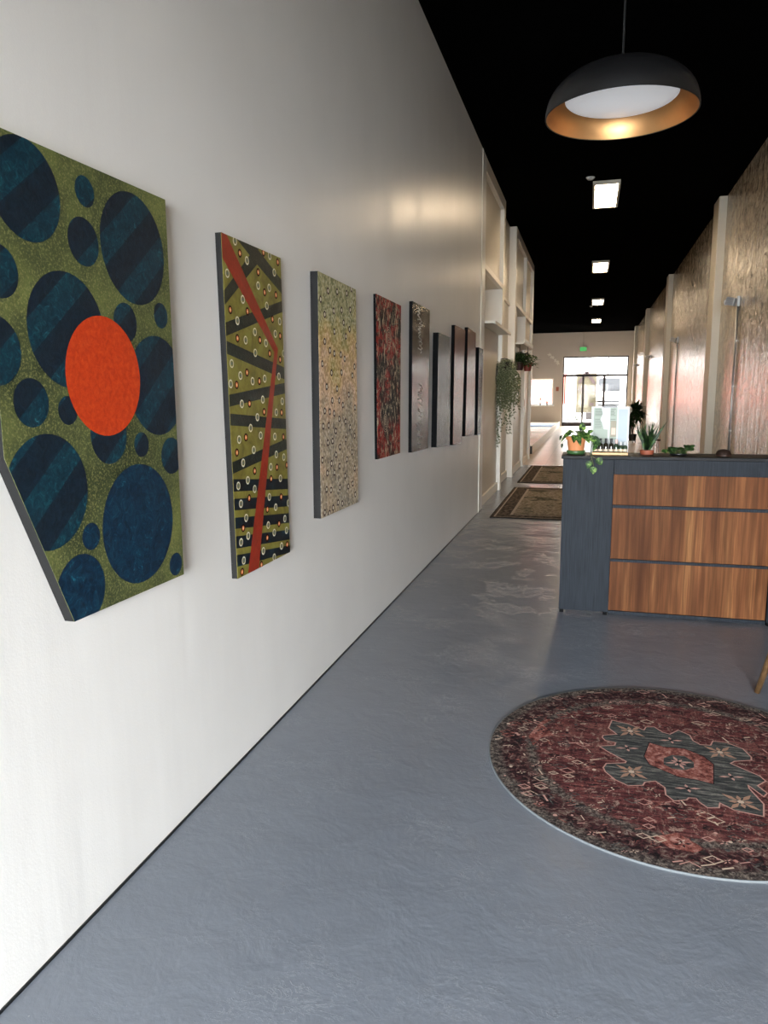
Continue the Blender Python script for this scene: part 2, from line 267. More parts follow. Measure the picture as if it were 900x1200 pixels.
M['run_line'] = plain('beige runner line', '#a3978a', .95, spec=.1); M['run_edge'] = plain('dark runner edge', '#1f1b1a', .95, spec=.1)
M['terra'] = plain('terracotta clay', '#c07c4e', .7, var=.1); M['terradark'] = plain('red brown plastic pot', '#8b4a33', .55)
M['potdark'] = plain('dark maroon pot', '#3d1a18', .5); M['potred'] = plain('brick red pot', '#7a3328', .55)
M['greensauce'] = plain('green glazed saucer', '#3c5a33', .35); M['soil'] = plain('potting soil', '#2a2019', .95, bump=.5)
M['pothos'] = mk_leaf('variegated green leaf', '#142812', '#28481d', '#6f8c40', 45)
M['ivy'] = mk_leaf('grey green ivy leaf', '#363d2a', '#5a6143', '#9ea086', 70)
M['darkleaf'] = mk_leaf('dark green leaf', '#0f1c10', '#1d3118', '#3f5a2c', 30)
M['bushleaf'] = mk_leaf('mid green leaf', '#1d2f16', '#3a5528', '#6c8044', 50)
M['rleaf'] = mk_leaf('deep green round leaf', '#142510', '#22381a', '#35522a', 40)
M['stem'] = plain('green brown stem', '#55592f', .6)
M['bamboo'] = plain('pale wood tray', '#d2ab78', .5); M['bottle'] = plain('dark brown green glass', '#1d1a10', .12, spec=.7)
M['bottlegreen'] = plain('dark green glass', '#2a3a2a', .12, spec=.7)
M['cap'] = plain('black plastic cap', '#0d0e10', .35); M['paperlab'] = plain('cream paper label', '#c9b9a2', .7)
M['pinkcap'] = plain('pale pink plastic cap', '#d8b8b0', .4)
M['white'] = plain('white paper', '#c3c7c9', .6, var=.02); M['greenpaper'] = plain('pale green printed paper', '#98a498', .6, var=.05)
M['bluepaper'] = plain('pale blue printed paper', '#a9b6c0', .6, var=.08, scale=12); M['ink'] = plain('grey ink', '#555e59', .7)
M['brownphoto'] = plain('grey brown print', '#8f8a78', .6); M['pinkcard'] = plain('beige pink card', '#cdb5a5', .6)
M['brownwood'] = plain('dark brown wood', '#4a2d20', .45); M['domewood'] = plain('dark brown lacquer', '#241812', .7, spec=.15, bump=.2)
M['legwood'] = mk_marble('oak chair wood', [(.3, '#3a2b1b'), (.55, '#4f3b25'), (.75, '#654f35')], 20, .6, .4)
M['pinkwood'] = plain('pale pink wood', '#d2b5a6', .5); M['seatfab'] = plain('grey seat fabric', '#6d6a66', .9)
M['galv'] = plain('grey steel conduit', '#9a9a98', .35, .8); M['sconce'] = plain('grey lamp metal', '#aeb0b2', .4, .3)
M['lens'] = plain('clear ribbed lens', '#d5d8da', .2); M['glass'] = mk_glass()
M['panel'] = emis('lit ceiling panel', '#ffe3be', 52); M['exit'] = emis('lit green sign face', '#3fae5a', .7)
M['frame'] = plain('dark bronze window frame', '#2a211e', .45, .3)
M['redplate'] = plain('red brown plate', '#a8624c', .5); M['orn'] = plain('white ornament', '#efeae0', .5)
M['skyreflect'] = plain('painted sky reflection', '#8fb0e0', .6); M['stripewhite'] = plain('white trim and sun stripe', '#f0ece4', .4)  # blue paints a sky reflection; the white also paints sunlight bands
M['conc'] = plain('pale outdoor concrete', '#bdb6ab', .8, scale=2); M['facade'] = plain('white facade paint', '#e8e5e0', .8, var=.03, scale=1)
M['facadered'] = plain('salmon red facade paint', '#c4685a', .8, var=.05, scale=1); M['beamred'] = plain('red painted beam', '#1c0403', .7)
M['yellow'] = plain('pale yellow siding', '#3a3422', .8); M['gold2'] = plain('yellow painted board', '#2a240c', .8)
M['siding'] = plain('grey siding', '#2c2e31', .8); M['sidingdark'] = plain('dark grey siding gap', '#1c1e20', .8)
M['crate'] = plain('dark brown box', '#140b08', .7); M['shrub'] = plain('grey green twig', '#2d322b', .9)

# ---------------------------------------------------------------- mesh builder
class MB:
    def __init__(s): s.v = []; s.f = []; s.mats = []
    def mi(s, m):
        if m not in s.mats: s.mats.append(m)
        return s.mats.index(m)
    def face(s, pts, m):
        b = len(s.v); s.v += [tuple(p) for p in pts]; s.f.append((list(range(b, b + len(pts))), s.mi(m)))
    def box(s, x0, x1, y0, y1, z0, z1, m):
        b = len(s.v)
        s.v += [(x, y, z) for z in (z0, z1) for y in (y0, y1) for x in (x0, x1)]
        for q in ((0, 2, 3, 1), (4, 5, 7, 6), (0, 1, 5, 4), (2, 6, 7, 3), (0, 4, 6, 2), (1, 3, 7, 5)):
            s.f.append(([b + i for i in q], s.mi(m)))
        return s
    def lathe(s, c, prof, m, n=32, axis=None, cap=True):
        b = len(s.v); c = Vector(c)
        R = Matrix.Identity(3)
        if axis is not None: R = Vector(axis).normalized().to_track_quat('Z', 'Y').to_matrix()
        for r, z in prof:
            for i in range(n):
                a = 2 * pi * i / n; s.v.append(tuple(c + R @ Vector((r * cos(a), r * sin(a), z))))
        k = s.mi(m)
        for j in range(len(prof) - 1):
            for i in range(n):
                i2 = (i + 1) % n; s.f.append(([b + j * n + i, b + j * n + i2, b + (j + 1) * n + i2, b + (j + 1) * n + i], k))
        if cap and prof[0][0] > 1e-6: s.f.append(([b + i for i in range(n)][::-1], k))
        if cap and prof[-1][0] > 1e-6: s.f.append(([b + (len(prof) - 1) * n + i for i in range(n)], k))
        return s
    def tube(s, pts, r, m, n=8, r2=None):
        pts = [Vector(p) for p in pts]; b = len(s.v); k = s.mi(m); L = len(pts)
        for j, p in enumerate(pts):
            d = (pts[min(j + 1, L - 1)] - pts[max(j - 1, 0)]).normalized()
            u = d.cross(Vector((0.13, .31, 1) if abs(d.z) < .9 else (1, .1, 0))).normalized(); w = d.cross(u)
            rr = r if r2 is None else r + (r2 - r) * j / (L - 1)
            for i in range(n):
                a = 2 * pi * i / n; s.v.append(tuple(p + u * rr * cos(a) + w * rr * sin(a)))
        for j in range(L - 1):
            for i in range(n):
                i2 = (i + 1) % n; s.f.append(([b + j * n + i, b + j * n + i2, b + (j + 1) * n + i2, b + (j + 1) * n + i], k))
        s.f.append(([b + i for i in range(n)][::-1], k)); s.f.append(([b + (L - 1) * n + i for i in range(n)], k))
        return s
    def leaf(s, p, d, up, L, w, m, fold=.25, curl=.25, shape=((0, .12), (.18, .8), (.42, 1), (.7, .68), (1, .02))):
        p = Vector(p); d = Vector(d).normalized(); up = Vector(up)
        side = d.cross(up)
        if side.length < 1e-4: side = d.cross(Vector((1, .2, 0)))
        side.normalize(); nrm = side.cross(d).normalized(); b = len(s.v); k = s.mi(m)
        for t, ww in shape:
            c = p + d * (L * t) - nrm * (curl * L * t * t)
            hw = ww * w / 2
            s.v += [tuple(c - side * hw + nrm * fold * hw), tuple(c), tuple(c + side * hw + nrm * fold * hw)]
        for j in range(len(shape) - 1):
            q = b + 3 * j
            s.f.append(([q, q + 1, q + 4, q + 3], k)); s.f.append(([q + 1, q + 2, q + 5, q + 4], k))
    def build(s, name, parent=None, origin=None, smooth=False, bevel=0, subsurf=0):
        me = bpy.data.meshes.new(name)
        if parent is not None: o0 = Vector(parent['_o'])
        else: o0 = Vector(origin) if origin is not None else Vector((0, 0, 0))
        own = Vector(origin) - o0 if (parent is not None and origin is not None) else Vector((0, 0, 0))
        sh = o0 + own
        me.from_pydata([tuple(Vector(v) - sh) for v in s.v], [], [f for f, _ in s.f])
        for m in s.mats: me.materials.append(m)
        for p, (_, k) in zip(me.polygons, s.f):
            p.material_index = k; p.use_smooth = smooth
        me.update()
        bm = bmesh.new(); bm.from_mesh(me)
        bmesh.ops.remove_doubles(bm, verts=bm.verts, dist=1e-6)
        bm.to_mesh(me); bm.free()
        o = bpy.data.objects.new(name, me); COL.objects.link(o)
        o['_o'] = tuple(sh)
        if parent is not None: o.parent = parent; o.location = own
        else: o.location = o0
        if bevel:
            md = o.modifiers.new('bevel', 'BEVEL'); md.width = bevel; md.segments = 2; md.limit_method = 'ANGLE'; md.angle_limit = radians(40)
        if subsurf:
            md = o.modifiers.new('sub', 'SUBSURF'); md.levels = md.render_levels = subsurf
        return o

def B(x0, x1, y0, y1, z0, z1, m): return MB().box(x0, x1, y0, y1, z0, z1, m)
def tag(o, label, cat, group=None):
    o['label'] = label; o['category'] = cat
    if group: o['group'] = group
    return o
def thing(name, loc, label, cat, group=None):
    o = bpy.data.objects.new(name, None); COL.objects.link(o); o.location = loc; o['_o'] = tuple(loc); o.empty_display_size = .1
    return tag(o, label, cat, group)
def struct(mb, name, **kw):
    o = mb.build(name, **kw); o['kind'] = 'structure'; return o
def dup(root, loc, label=None):
    r = root.copy(); COL.objects.link(r); r.location = loc; r['_o'] = tuple(loc)
    if label: r['label'] = label
    for ch in list(root.children):
        c = ch.copy(); COL.objects.link(c); c.parent = r
        for g in list(ch.children):
            d = g.copy(); COL.objects.link(d); d.parent = c
    return r

LX, RX, H, YB, YF = -1.3515, 1.869, 4.43, 37.0, -5.5
WL, TP, PP = M['wall_l'], M['trimpaint'], M['panelpaint']

# ---------------------------------------------------------------- setting
m = MB(); m.box(-1.7, 2.05, YF - .2, 16.25, -.12, 0, M['floor']); m.box(-4.7, 2.05, 16.25, YB + .2, -.12, 0, M['planks']); struct(m, 'floor')
struct(B(-4.7, 2.05, YF - .2, YB + .2, H, H + .15, M['ceil']), 'ceiling')

m = MB()
m.box(-1.7, LX, YF, 9.38, 0, H, WL)
m.box(-1.7, LX, 9.42, 9.74, 0, H, WL); m.box(-1.7, LX - .012, 9.38, 9.42, 0, H, WL)
NZ0, NZ1 = 2.45, 3.10
def bay(y0, y1, back, niche=True):
    if niche:
        m.box(-1.72, back, y0, y1, 0, NZ0, PP); m.box(-1.72, back, y0, y1, NZ1, H, PP); m.box(-1.72, -1.62, y0, y1, NZ0, NZ1, PP)
    else: m.box(-1.72, back, y0, y1, 0, H, PP)
bay(9.74, 11.75, -1.412); bay(11.93, 13.68, -1.475, False); bay(13.87, 15.85, -1.412); bay(16.05, 17.70, -1.412, False)
m.box(-4.7, -1.62, 17.72, 17.85, 0, H, PP)
struct(m, 'wall_left')
n = 0
def trim(*b, mat=TP, bevel=.004):
    global n; n += 1
    return struct(B(*b, mat), 'trim_%d' % n, bevel=bevel)
for y0, y1 in ((11.75, 11.93), (13.68, 13.87), (15.85, 16.05), (17.70, 17.85)):   # uprights between the panels
    trim(-1.72, LX, y0, y1, 0, H)
for y0, y1 in ((9.74, 11.75), (13.87, 15.85), (16.05, 17.70)):                  # head rail and plinth of each panel
    trim(-1.412, LX, y0, y1, 4.27, H); trim(-1.412, -1.385, y0, y1, 0, .13)
    trim(-1.412, LX, y0, y1, NZ1, NZ1 + .07)
trim(-1.475, -1.44, 11.93, 13.68, 3.075, 3.12); trim(-1.475, -1.445, 11.93, 13.68, 0, .13)
trim(LX - .01, LX + .008, 9.375, 9.395, 0, H, bevel=.002)
trim(-1.62, LX, 11.68, 11.75, NZ0, NZ1); trim(-1.62, -1.42, 14.55, 14.75, NZ0, NZ1)

struct(B(LX - .02, LX + .004, YF, 9.74, 0, .009, M['black']), 'baseboard_left')
struct(B(RX, 2.05, YF, YB, 0, H, M['wall_r']), 'wall_right')
for y0 in (12.55, 20.05, 27.6, 34.4): trim(1.755, RX + .02, y0, y0 + .52, 0, H - .005, mat=M['pil'], bevel=.006)

# far wall with its storefront and window
DX0, DX1, DZ, WX0, WX1, WZ0, WZ1 = -1.33, 1.66, 3.30, -3.9, -1.75, 1.0, 2.3
m = MB(); FW = M['farwall']
m.box(-4.7, WX0, YB, YB + .2, 0, H, FW); m.box(WX1, DX0, YB, YB + .2, 0, H, FW); m.box(DX1, 2.05, YB, YB + .2, 0, H, FW)
m.box(DX0, DX1, YB, YB + .2, DZ, H, FW); m.box(WX0, WX1, YB, YB + .2, 0, WZ0, FW); m.box(WX0, WX1, YB, YB + .2, WZ1, H, FW)
struct(m, 'wall_back')
m = MB(); m.box(-4.9, -4.6, 17.85, YB, 0, H, FW); struct(m, 'wall_side')
m = MB()                                                                          # picture-frame moulding under the window
for b in ((-3.8, -1.78, .82, .86), (-3.8, -1.78, .38, .42), (-1.82, -1.78, .42, .82), (-3.8, -3.76, .42, .82)):
    m.box(b[0], b[1], YB - .02, YB + .01, b[2], b[3], FW)
n += 1; struct(m, 'trim_%d' % n)
def window(name, x0, x1, y, z0, z1, fr, mull=(), trans=()):
    m = MB(); F = .06
    m.box(x0, x0 + F, y, y + .09, z0, z1, fr); m.box(x1 - F, x1, y, y + .09, z0, z1, fr)
    m.box(x0 + F, x1 - F, y, y + .09, z0, z0 + F, fr); m.box(x0 + F, x1 - F, y, y + .09, z1 - F, z1, fr)
    for x, w, a, b in mull: m.box(x - w / 2, x + w / 2, y + .002, y + .088, a, b, fr)
    for z, w, a, b in trans: m.box(a, b, y + .001, y + .089, z - w / 2, z + w / 2, fr)
    o = struct(m, name, origin=((x0 + x1) / 2, y, z0))
    g = B(x0 + F, x1 - F, y + .04, y + .048, z0 + F, z1 - F, M['glass']).build('pane', o)
    return o
window('window_1', WX0, WX1, YB + .06, WZ0, WZ1, M['stripewhite'], mull=((-2.83, .05, WZ0, WZ1),))
struct(B(WX0, WX1 + .05, YB - .16, YB + .06, WZ0 - .05, WZ0, M['stripewhite']), 'trim_60', bevel=.004)
d = window('door_1', DX0, DX1, YB + .04, 0.0, DZ, M['frame'], mull=((-.37, .09, .1, 2.4), (.60, .11, .1, 2.4), (.76, .05, 2.4, DZ), (-1.22, .05, .1, 2.4)), trans=((2.41, .11, DX0, DX1), (.11, .16, DX0, DX1)))
B(-.33, -.30, YB - .02, YB + .045, .95, 1.35, M['black']).build('door_handle', d, bevel=.004)
# front of the shop, behind the photographer
m = MB(); m.box(-1.7, -1.25, YF - .2, YF, 0, H, FW); m.box(1.78, 2.05, YF - .2, YF, 0, H, FW); m.box(-1.25, 1.78, YF - .2, YF, 2.6, H, FW); m.box(-1.25, 1.78, YF - .2, YF, 0, .12, FW)
struct(m, 'wall_front')
window('window_2', -1.25, 1.78, YF - .14, .12, 2.6, M['frame'], mull=((.27, .07, .12, 2.6),))

# low stage on the left at the far end
st = thing('platform', (-3.0, 28, 0), 'low white-edged wooden platform along the left at the far end', 'platform')
m = MB(); m.box(-4.55, -1.43, 19.3, 36.9, 0, .2, M['deck']); m.build('deck', st)
m = MB(); m.box(-1.43, -1.405, 19.3, 36.9, 0, .225, M['stripewhite']); m.build('fascia', st)
B(-4.55, -1.405, 19.27, 19.3, 0, .2, M['black']).build('end_board', st)
for y0, y1 in ((28.9, 30.9), (26.2, 27.1), (22.8, 24.0)): B(-4.5, -1.5, y0, y1, .2, .204, M['stripewhite']).build('sun_stripe', st)  # bands of sunlight on the deck, put in as white colour
tag(B(-4.4, -1.52, 31.2, 34.6, .2005, .225, M['skyreflect']).build('sky_reflection', origin=(-2.9, 32.9, .2), bevel=.005), 'light blue painted sky reflection on the far end of the low platform', 'mat')  # sky reflected on the deck, painted in as a thin blue slab

# ---------------------------------------------------------------- paintings
def clip(poly, win):
    out = [Vector(p) for p in poly]
    for i in range(len(win)):
        a, b = Vector(win[i]), Vector(win[(i + 1) % len(win)]); e = b - a
        inside = lambda p: e.x * (p.y - a.y) - e.y * (p.x - a.x) >= -1e-9
        src, out = out, []
        for j in range(len(src)):
            p, q = src[j], src[(j + 1) % len(src)]
            if inside(p): out.append(p)
            if inside(p) != inside(q):
                dp = e.x * (p.y - a.y) - e.y * (p.x - a.x); dq = e.x * (q.y - a.y) - e.y * (q.x - a.x)
                out.append(p + (q - p) * (dp / (dp - dq)))
        if len(out) < 3: return []
    return out
def circ(cy, cz, r, n=28): return [(cy + r * cos(2 * pi * i / n), cz + r * sin(2 * pi * i / n)) for i in range(n)]
def area2(p): return sum(p[i][0] * p[(i + 1) % len(p)][1] - p[(i + 1) % len(p)][0] * p[i][1] for i in range(len(p)))
class Art:
    def __init__(s, poly, thick, face, edge, label):
        s.poly = poly; s.x = LX + thick; zs = [p[1] for p in poly]; ys = [p[0] for p in poly]
        s.root = thing('painting', (LX, sum(ys) / len(ys), min(zs)), label, 'painting', None)
        e = MB(); N = len(poly); x0 = LX + .001
        for i in range(N):
            a, b = poly[i], poly[(i + 1) % N]
            e.face([(x0, *a), (x0, *b), (s.x - .001, *b), (s.x - .001, *a)], edge)
        e.face([(x0, *p) for p in poly][::-1], edge)
        e.build('canvas_edge', s.root)
        s.m = MB(); s.m.face([(s.x, *p) for p in poly], face)
        for i in range(N):
            a, b = poly[i], poly[(i + 1) % N]
            s.m.face([(s.x - .001, *a), (s.x - .001, *b), (s.x, *b), (s.x, *a)], face)
        s.k = 0
    def add(s, poly, mat, layer):
        if area2(poly) < 0: poly = poly[::-1]
        q = clip(poly, s.poly)
        if q: s.m.face([(s.x + layer * .0003, *p) for p in q], mat)
    def done(s): return s.m.build('painted_face', s.root)
# 1 green canvas with blue discs
a = Art(DATA['p1'], .032, M['speck'], M['edge'], 'large green canvas with striped blue discs and one orange-red disc, cut-off lower corner')
for cy, cz, r, k in DATA['c1']: a.add(circ(cy, cz, r, 48), (M['stripe'], M['marble'], M['orange'])[k], 1 + (k == 2))
a.done()
# 2 olive canvas with black bands
a = Art(DATA['p2'], .026, M['olive'], M['edge'], 'tall olive canvas with black bands, ringed dots and a red zigzag')
for i, b in enumerate(DATA['b2']): a.add(b, M['band'] if i < 7 else M['bandblue'], 1 + i * .06)
for b in DATA['r2']: a.add(b, M['bolt'], 2)
for cy, cz in DATA['w2']:
    a.add(circ(cy, cz, .0165), M['ring'], 3); a.add(circ(cy, cz, .0115), M['olive'], 4); a.add(circ(cy, cz, .0065, 14), M['gdot'], 5)
for cy, cz in DATA['o2']:
    a.add(circ(cy, cz, .0165), M['oring'], 3); a.add(circ(cy, cz, .0095), M['odot'], 4); a.add(circ(cy, cz, .004, 12), M['cdot'], 5)
a.done()
# 3 mottled canvas with small dark rings
a = Art(DATA['p3'], .042, M['mosaic'], M['edge'], 'cream and olive speckled canvas covered in small dark red rings')
for cy, cz in DATA['d3']:
    a.add(circ(cy, cz, .0185, 20), M['oring'], 1); a.add(circ(cy, cz, .0095, 16), M['ring'], 2)
a.done()
# 4 red, 5 grey, 6 foil, 7 8 maroon, 9 narrow
a = Art(DATA['p4'], .02, M['redart'], M['edgeblack'], 'red and black rippled painting, just right of the cream speckled one')
y0, y1, z0, z1 = 4.63, 5.25, 1.09, 2.14
for cy, cz in ((4.93, 1.90), (4.83, 1.32)):
    for r in (.062, .046, .030, .014):
        c0, c1 = circ(cy, cz, r, 26), circ(cy, cz, r - .005, 26)
        for q in range(26): a.add([c0[q], c0[(q + 1) % 26], c1[(q + 1) % 26], c1[q]], M['cream'], 1)
a.done()
a = Art(DATA['p5'], .028, M['greyart'], M['edgeblack'], 'glossy dark grey painting with a vertical line of white scribble')
z = 2.18
while z > 1.1:
    y = 5.86 + random.uniform(-.04, .04)
    if not 1.60 < z < 1.86:
        pts = [(y + random.uniform(-.09, .09), z - .012 * k) for k in range(4)]
        for p, q in zip(pts, pts[1:]):
            dx, dz = q[0] - p[0], q[1] - p[1]; L = math.hypot(dx, dz) or 1; w = .0035
            a.add([(p[0] - dz / L * w, p[1] + dx / L * w), (p[0] + dz / L * w, p[1] - dx / L * w), (q[0] + dz / L * w, q[1] - dx / L * w), (q[0] - dz / L * w, q[1] + dx / L * w)], M['scrib'], 1)
    z -= .028
a.done()
Art(DATA['p6'], .05, M['crackle'], M['edgeblack'], 'dark green painting of cracked silver foil, shorter than its neighbours').done()
Art(DATA['p7'], .035, M['glitter'], M['edgeblack'], 'tall maroon glitter painting beside the silver foil one').done()
Art(DATA['p8'], .04, M['glitter'], M['edgeblack'], 'tall maroon glitter painting beside the narrow last painting').done()
Art(DATA['p9'], .045, M['crackle'], M['edgeblack'], 'narrow black-edged silver painting, last in the row before the wall panels').done()

# ---------------------------------------------------------------- pendant lamp
LC = Vector((.080, 3.5, 2.673)); R0 = .314; DH = .195
lamp = thing('pendant_lamp', tuple(LC), 'black dome pendant lamp with gold inside hanging from the ceiling', 'lamp')
def dome(r, h, n=16, z0=0): return [(r * cos(t * pi / 2 / n) ** .86 if t < n else 0.0, z0 + h * sin(t * pi / 2 / n) ** .9) for t in range(n + 1)]
o = MB().lathe(LC, dome(R0, DH), M['blackmatte'], 64, cap=False).build('shade', lamp, smooth=True); shade = o
o.data.polygons  # outer skin
MB().lathe(LC, [(r * .985, z * .975 + .0005) for r, z in dome(R0, DH)], M['gold'], 64, cap=False).build('gold_lining', shade, smooth=True)
rim = [(R0 * .984, 0), (R0 * 1.0, -.001), (R0 * 1.001, .002)]
MB().lathe(LC, [(R0 * .983, .0008), (R0 * .992, -.002), (R0 * 1.001, .0008)], M['blackmatte'], 64, cap=False).build('rim', shade, smooth=True)
MB().lathe(LC, [(.0, .040), (.10, .043), (.18, .052), (.225, .064), (.232, .070), (.232, .085), (.0, .085)], M['diffuser'], 64).build('diffuser', lamp, smooth=True)
MB().lathe(LC, [(.0, DH - .004), (.018, DH - .004), (.018, DH + .014), (.012, DH + .02), (.015, DH + .028), (.012, DH + .04), (.0, DH + .044)], M['brass'], 20).build('brass_cap', lamp, smooth=True)
MB().tube([LC + Vector((0, 0, DH + .02)), (LC.x, LC.y, H - .03)], .0045, M['black'], 8).build('cord', lamp)
MB().lathe((LC.x, LC.y, H), [(.0, -.045), (.05, -.04), (.06, -.03), (.06, 0)], M['blackmatte'], 32).build('ceiling_rose', lamp, smooth=True)

# ---------------------------------------------------------------- ceiling lights
def ceil_light(y, label):
    t = thing('ceiling_light', (.11, y, H), label, 'ceiling light', 'lit panels along the black ceiling')
    x0, x1, y0, y1 = -.045, .265, y - .66, y + .66; f = .03
    m = MB()
    m.box(x0 - f, x0, y0 - f, y1 + f, H - .05, H, M['pil']); m.box(x1, x1 + f, y0 - f, y1 + f, H - .05, H, M['pil'])
    m.box(x0, x1, y0 - f, y0, H - .05, H, M['pil']); m.box(x0, x1, y1, y1 + f, H - .05, H, M['pil'])
    m.build('frame', t); B(x0, x1, y0, y1, H - .03, H - .01, M['panel']).build('diffuser', t)
    return t
for y, lb in ((11.9, 'bright rectangular ceiling light nearest the pendant lamp'), (18.3, 'bright ceiling light, second from the pendant lamp'), (25.0, 'small bright ceiling light, third from the pendant lamp'), (31.2, 'smallest bright ceiling light, nearest the far glass door')):
    ceil_light(y, lb)
for x, y, lb in ((-.11, 11.0, 'small white smoke detector on the ceiling before the nearest light panel'), (-.09, 26.3, 'small white smoke detector on the ceiling beside the third light panel')):
    t = thing('smoke_detector', (x, y, H), lb, 'smoke detector')
    MB().lathe((x, y, H), [(.0, -.035), (.035, -.033), (.05, -.015), (.055, 0)], M['white'], 24).build('cover', t, smooth=True)
    MB().lathe((x, y, H), [(.06, -.006), (.06, 0)], M['white'], 24).build('base', t)

# ---------------------------------------------------------------- reception counter
CY = 5.121
rc = thing('reception_counter', (.65, 5.4, 0), 'charcoal reception counter with three walnut front panels', 'counter')
for x0, x1 in ((-.164, .166), (1.154, 1.484)):
    B(x0, x1, CY, CY + .04, .022, 1.072, M['dark']).build('end_panel', rc, bevel=.002)
B(.168, 1.152, CY + .012, CY + .04, .972, 1.072, M['dark']).build('header_panel', rc, bevel=.002)
for z0, z1 in ((.765, .972), (.394, .745), (.03, .376)):
    B(.168, 1.152, CY + .026, CY + .045, z0 + .001, z1 - .001, M['wood']).build('wood_panel', rc, bevel=.001)
for z0, z1 in ((.745, .765), (.376, .394), (.008, .03)):
    B(.168, 1.152, CY + .014, CY + .045, z0, z1, M['dark']).build('rail', rc)
for x in (-.145, .147, 1.172, 1.465): B(x - .014, x + .014, CY + .004, CY + .036, 0, .023, M['edgeblack']).build('foot', rc)
B(-.176, 1.50, CY - .012, CY + .34, 1.073, 1.095, M['counter']).build('countertop', rc, bevel=.003)
for x0 in (-.164, 1.45): B(x0, x0 + .03, CY + .041, CY + .32, .02, 1.072, M['dark']).build('side_panel', rc, bevel=.002)
B(-.12, 1.44, CY + .30, CY + .32, .02, 1.072, M['dark']).build('back_panel', rc)
TOP = 1.0952

# terracotta pothos
pc = (-.085, 5.25, TOP)
t = thing('potted_pothos', pc, 'trailing green pothos in an orange terracotta pot, left end of the counter', 'plant')
MB().lathe(pc, [(.0, .001), (.052, .001), (.060, .006), (.064, .026), (.06, .028), (.0, .012)], M['greensauce'], 40).build('saucer', t, smooth=True)
MB().lathe(pc, [(.0, .014), (.048, .014), (.052, .03), (.062, .098), (.0625, .1), (.0705, .1), (.071, .122), (.062, .122), (.058, .105), (.0, .104)], M['terra'], 40).build('pot', t, smooth=False, bevel=.001)
MB().lathe(pc, [(.0, .108), (.059, .106)], M['soil'], 24).build('soil', t)
m = MB(); P = Vector(pc)
HEART = ((0, .25), (.12, .85), (.35, 1), (.7, .62), (1, .02))
for a_, el, L, w in ((2.9, .25, .05, .032), (2.2, .9, .06, .04), (1.5, 1.2, .07, .045), (.7, .9, .065, .045), (4.6, .5, .055, .04), (5.3, .7, .06, .042), (3.9, .8, .05, .035), (.2, .6, .05, .04), (5.0, 1.1, .075, .042), (4.2, 1.2, .06, .04)):
    b = P + Vector((cos(a_) * .02, sin(a_) * .02, .11)); d = Vector((cos(a_) * cos(el), sin(a_) * cos(el), sin(el)))
    q = b + d * .05; m.tube([b, q], .0016, M['stem'], 5); dd = Vector((d.x, d.y, d.z - .9)); m.leaf(q, dd, (0, -.5, .8), L * 1.25, w * 1.25, M['pothos'], .25, .35, HEART)
for pts, tip in (([(-.15, 5.25, 1.21), (-.168, 5.24, 1.228), (-.185, 5.23, 1.222)], (-.3, -.1, -.8)), ([(-.15, 5.24, 1.20), (-.166, 5.22, 1.185), (-.176, 5.21, 1.17)], (-.15, -.1, -1))):
    m.tube(pts, .0018, M['stem'], 5); m.leaf(pts[-1], tip, (0, -.6, .6), .035, .018, M['darkleaf'], .2, .2, HEART)
m.tube([(-.04, 5.22, 1.21), (.0, 5.17, 1.225), (.022, 5.13, 1.18), (.012, 5.10, 1.12), (.022, 5.098, 1.075), (.036, 5.097, 1.03)], .002, M['stem'], 6)
m.tube([(-.03, 5.2, 1.20), (.03, 5.14, 1.19), (.012, 5.1, 1.13), (.03, 5.098, 1.09), (.055, 5.097, 1.075)], .0018, M['stem'], 6)
m.tube([(.022, 5.098, 1.075), (.005, 5.098, 1.06)], .0016, M['stem'], 6)
for p, d, L, w in (((.012, 5.095, 1.062), (-.35, -.1, -1), .055, .045), ((.036, 5.094, 1.025), (-.05, -.1, -1), .05, .05), ((.058, 5.094, 1.082), (.55, -.1, -.8), .055, .05), ((-.02, 5.2, 1.235), (.3, -.5, -.8), .07, .045), ((-.075, 5.19, 1.235), (.25, -.5, -.9), .085, .04), ((.02, 5.12, 1.215), (.7, -.3, -.4), .07, .05), ((-.045, 5.2, 1.26), (-.1, -.3, .9), .06, .05), ((.03, 5.12, 1.19), (.6, -.3, -.3), .05, .04), ((.005, 5.15, 1.225), (.5, -.2, -.6), .045, .04), ((.045, 5.12, 1.17), (-.3, -.4, -.7), .05, .03), ((-.01, 5.17, 1.25), (.6, -.3, .2), .04, .03)):
    m.leaf(p, d, (0, -1, .25), L, w, M['pothos'], .2, .15, HEART)
m.build('foliage', t, smooth=True)

# bottle tray
tag(B(.022, .256, 5.205, 5.275, TOP, TOP + .017, M['bamboo']).build('wooden_tray', origin=(.14, 5.24, TOP), bevel=.003), 'pale wooden tray holding the row of little bottles', 'tray')
BT = TOP + .0172
def bottle(x, body, h, cap, label, group='little dark bottles on the wooden tray'):
    c = (x, 5.238, BT); t = thing('bottle', c, label, 'bottle', group)
    MB().lathe(c, [(.0, 0), (.014, 0), (.0150, .003), (.0150, h * .55), (.012, h * .62), (.0065, h * .68), (.0065, h * .73), (.0, h * .73)], body, 20).build('glass_body', t, smooth=True); gb = t.children[0]
    MB().lathe(c, [(.0, h * .68), (.0085, h * .68), (.0085, h), (.0, h)], cap, 16).build('cap', t, smooth=False)
    MB().lathe(c, [(.0153, .006), (.0153, .022)], M['paperlab'], 20, cap=False).build('paper_label', gb, smooth=True)
    return t
for i, (x, lb) in enumerate(((.043, 'little dark bottle with black cap, hidden most by the pothos leaf'), (.076, 'little black-capped bottle, second from the pothos'), (.111, 'little black-capped bottle, third from the pothos'), (.146, 'little black-capped bottle, fourth from the pothos'))):
    bottle(x, M['bottle'], .094, M['cap'], lb)
bottle(.179, M['bottlegreen'], .088, M['pinkcap'], 'little green bottle with a pale pink cap beside the black-capped ones')
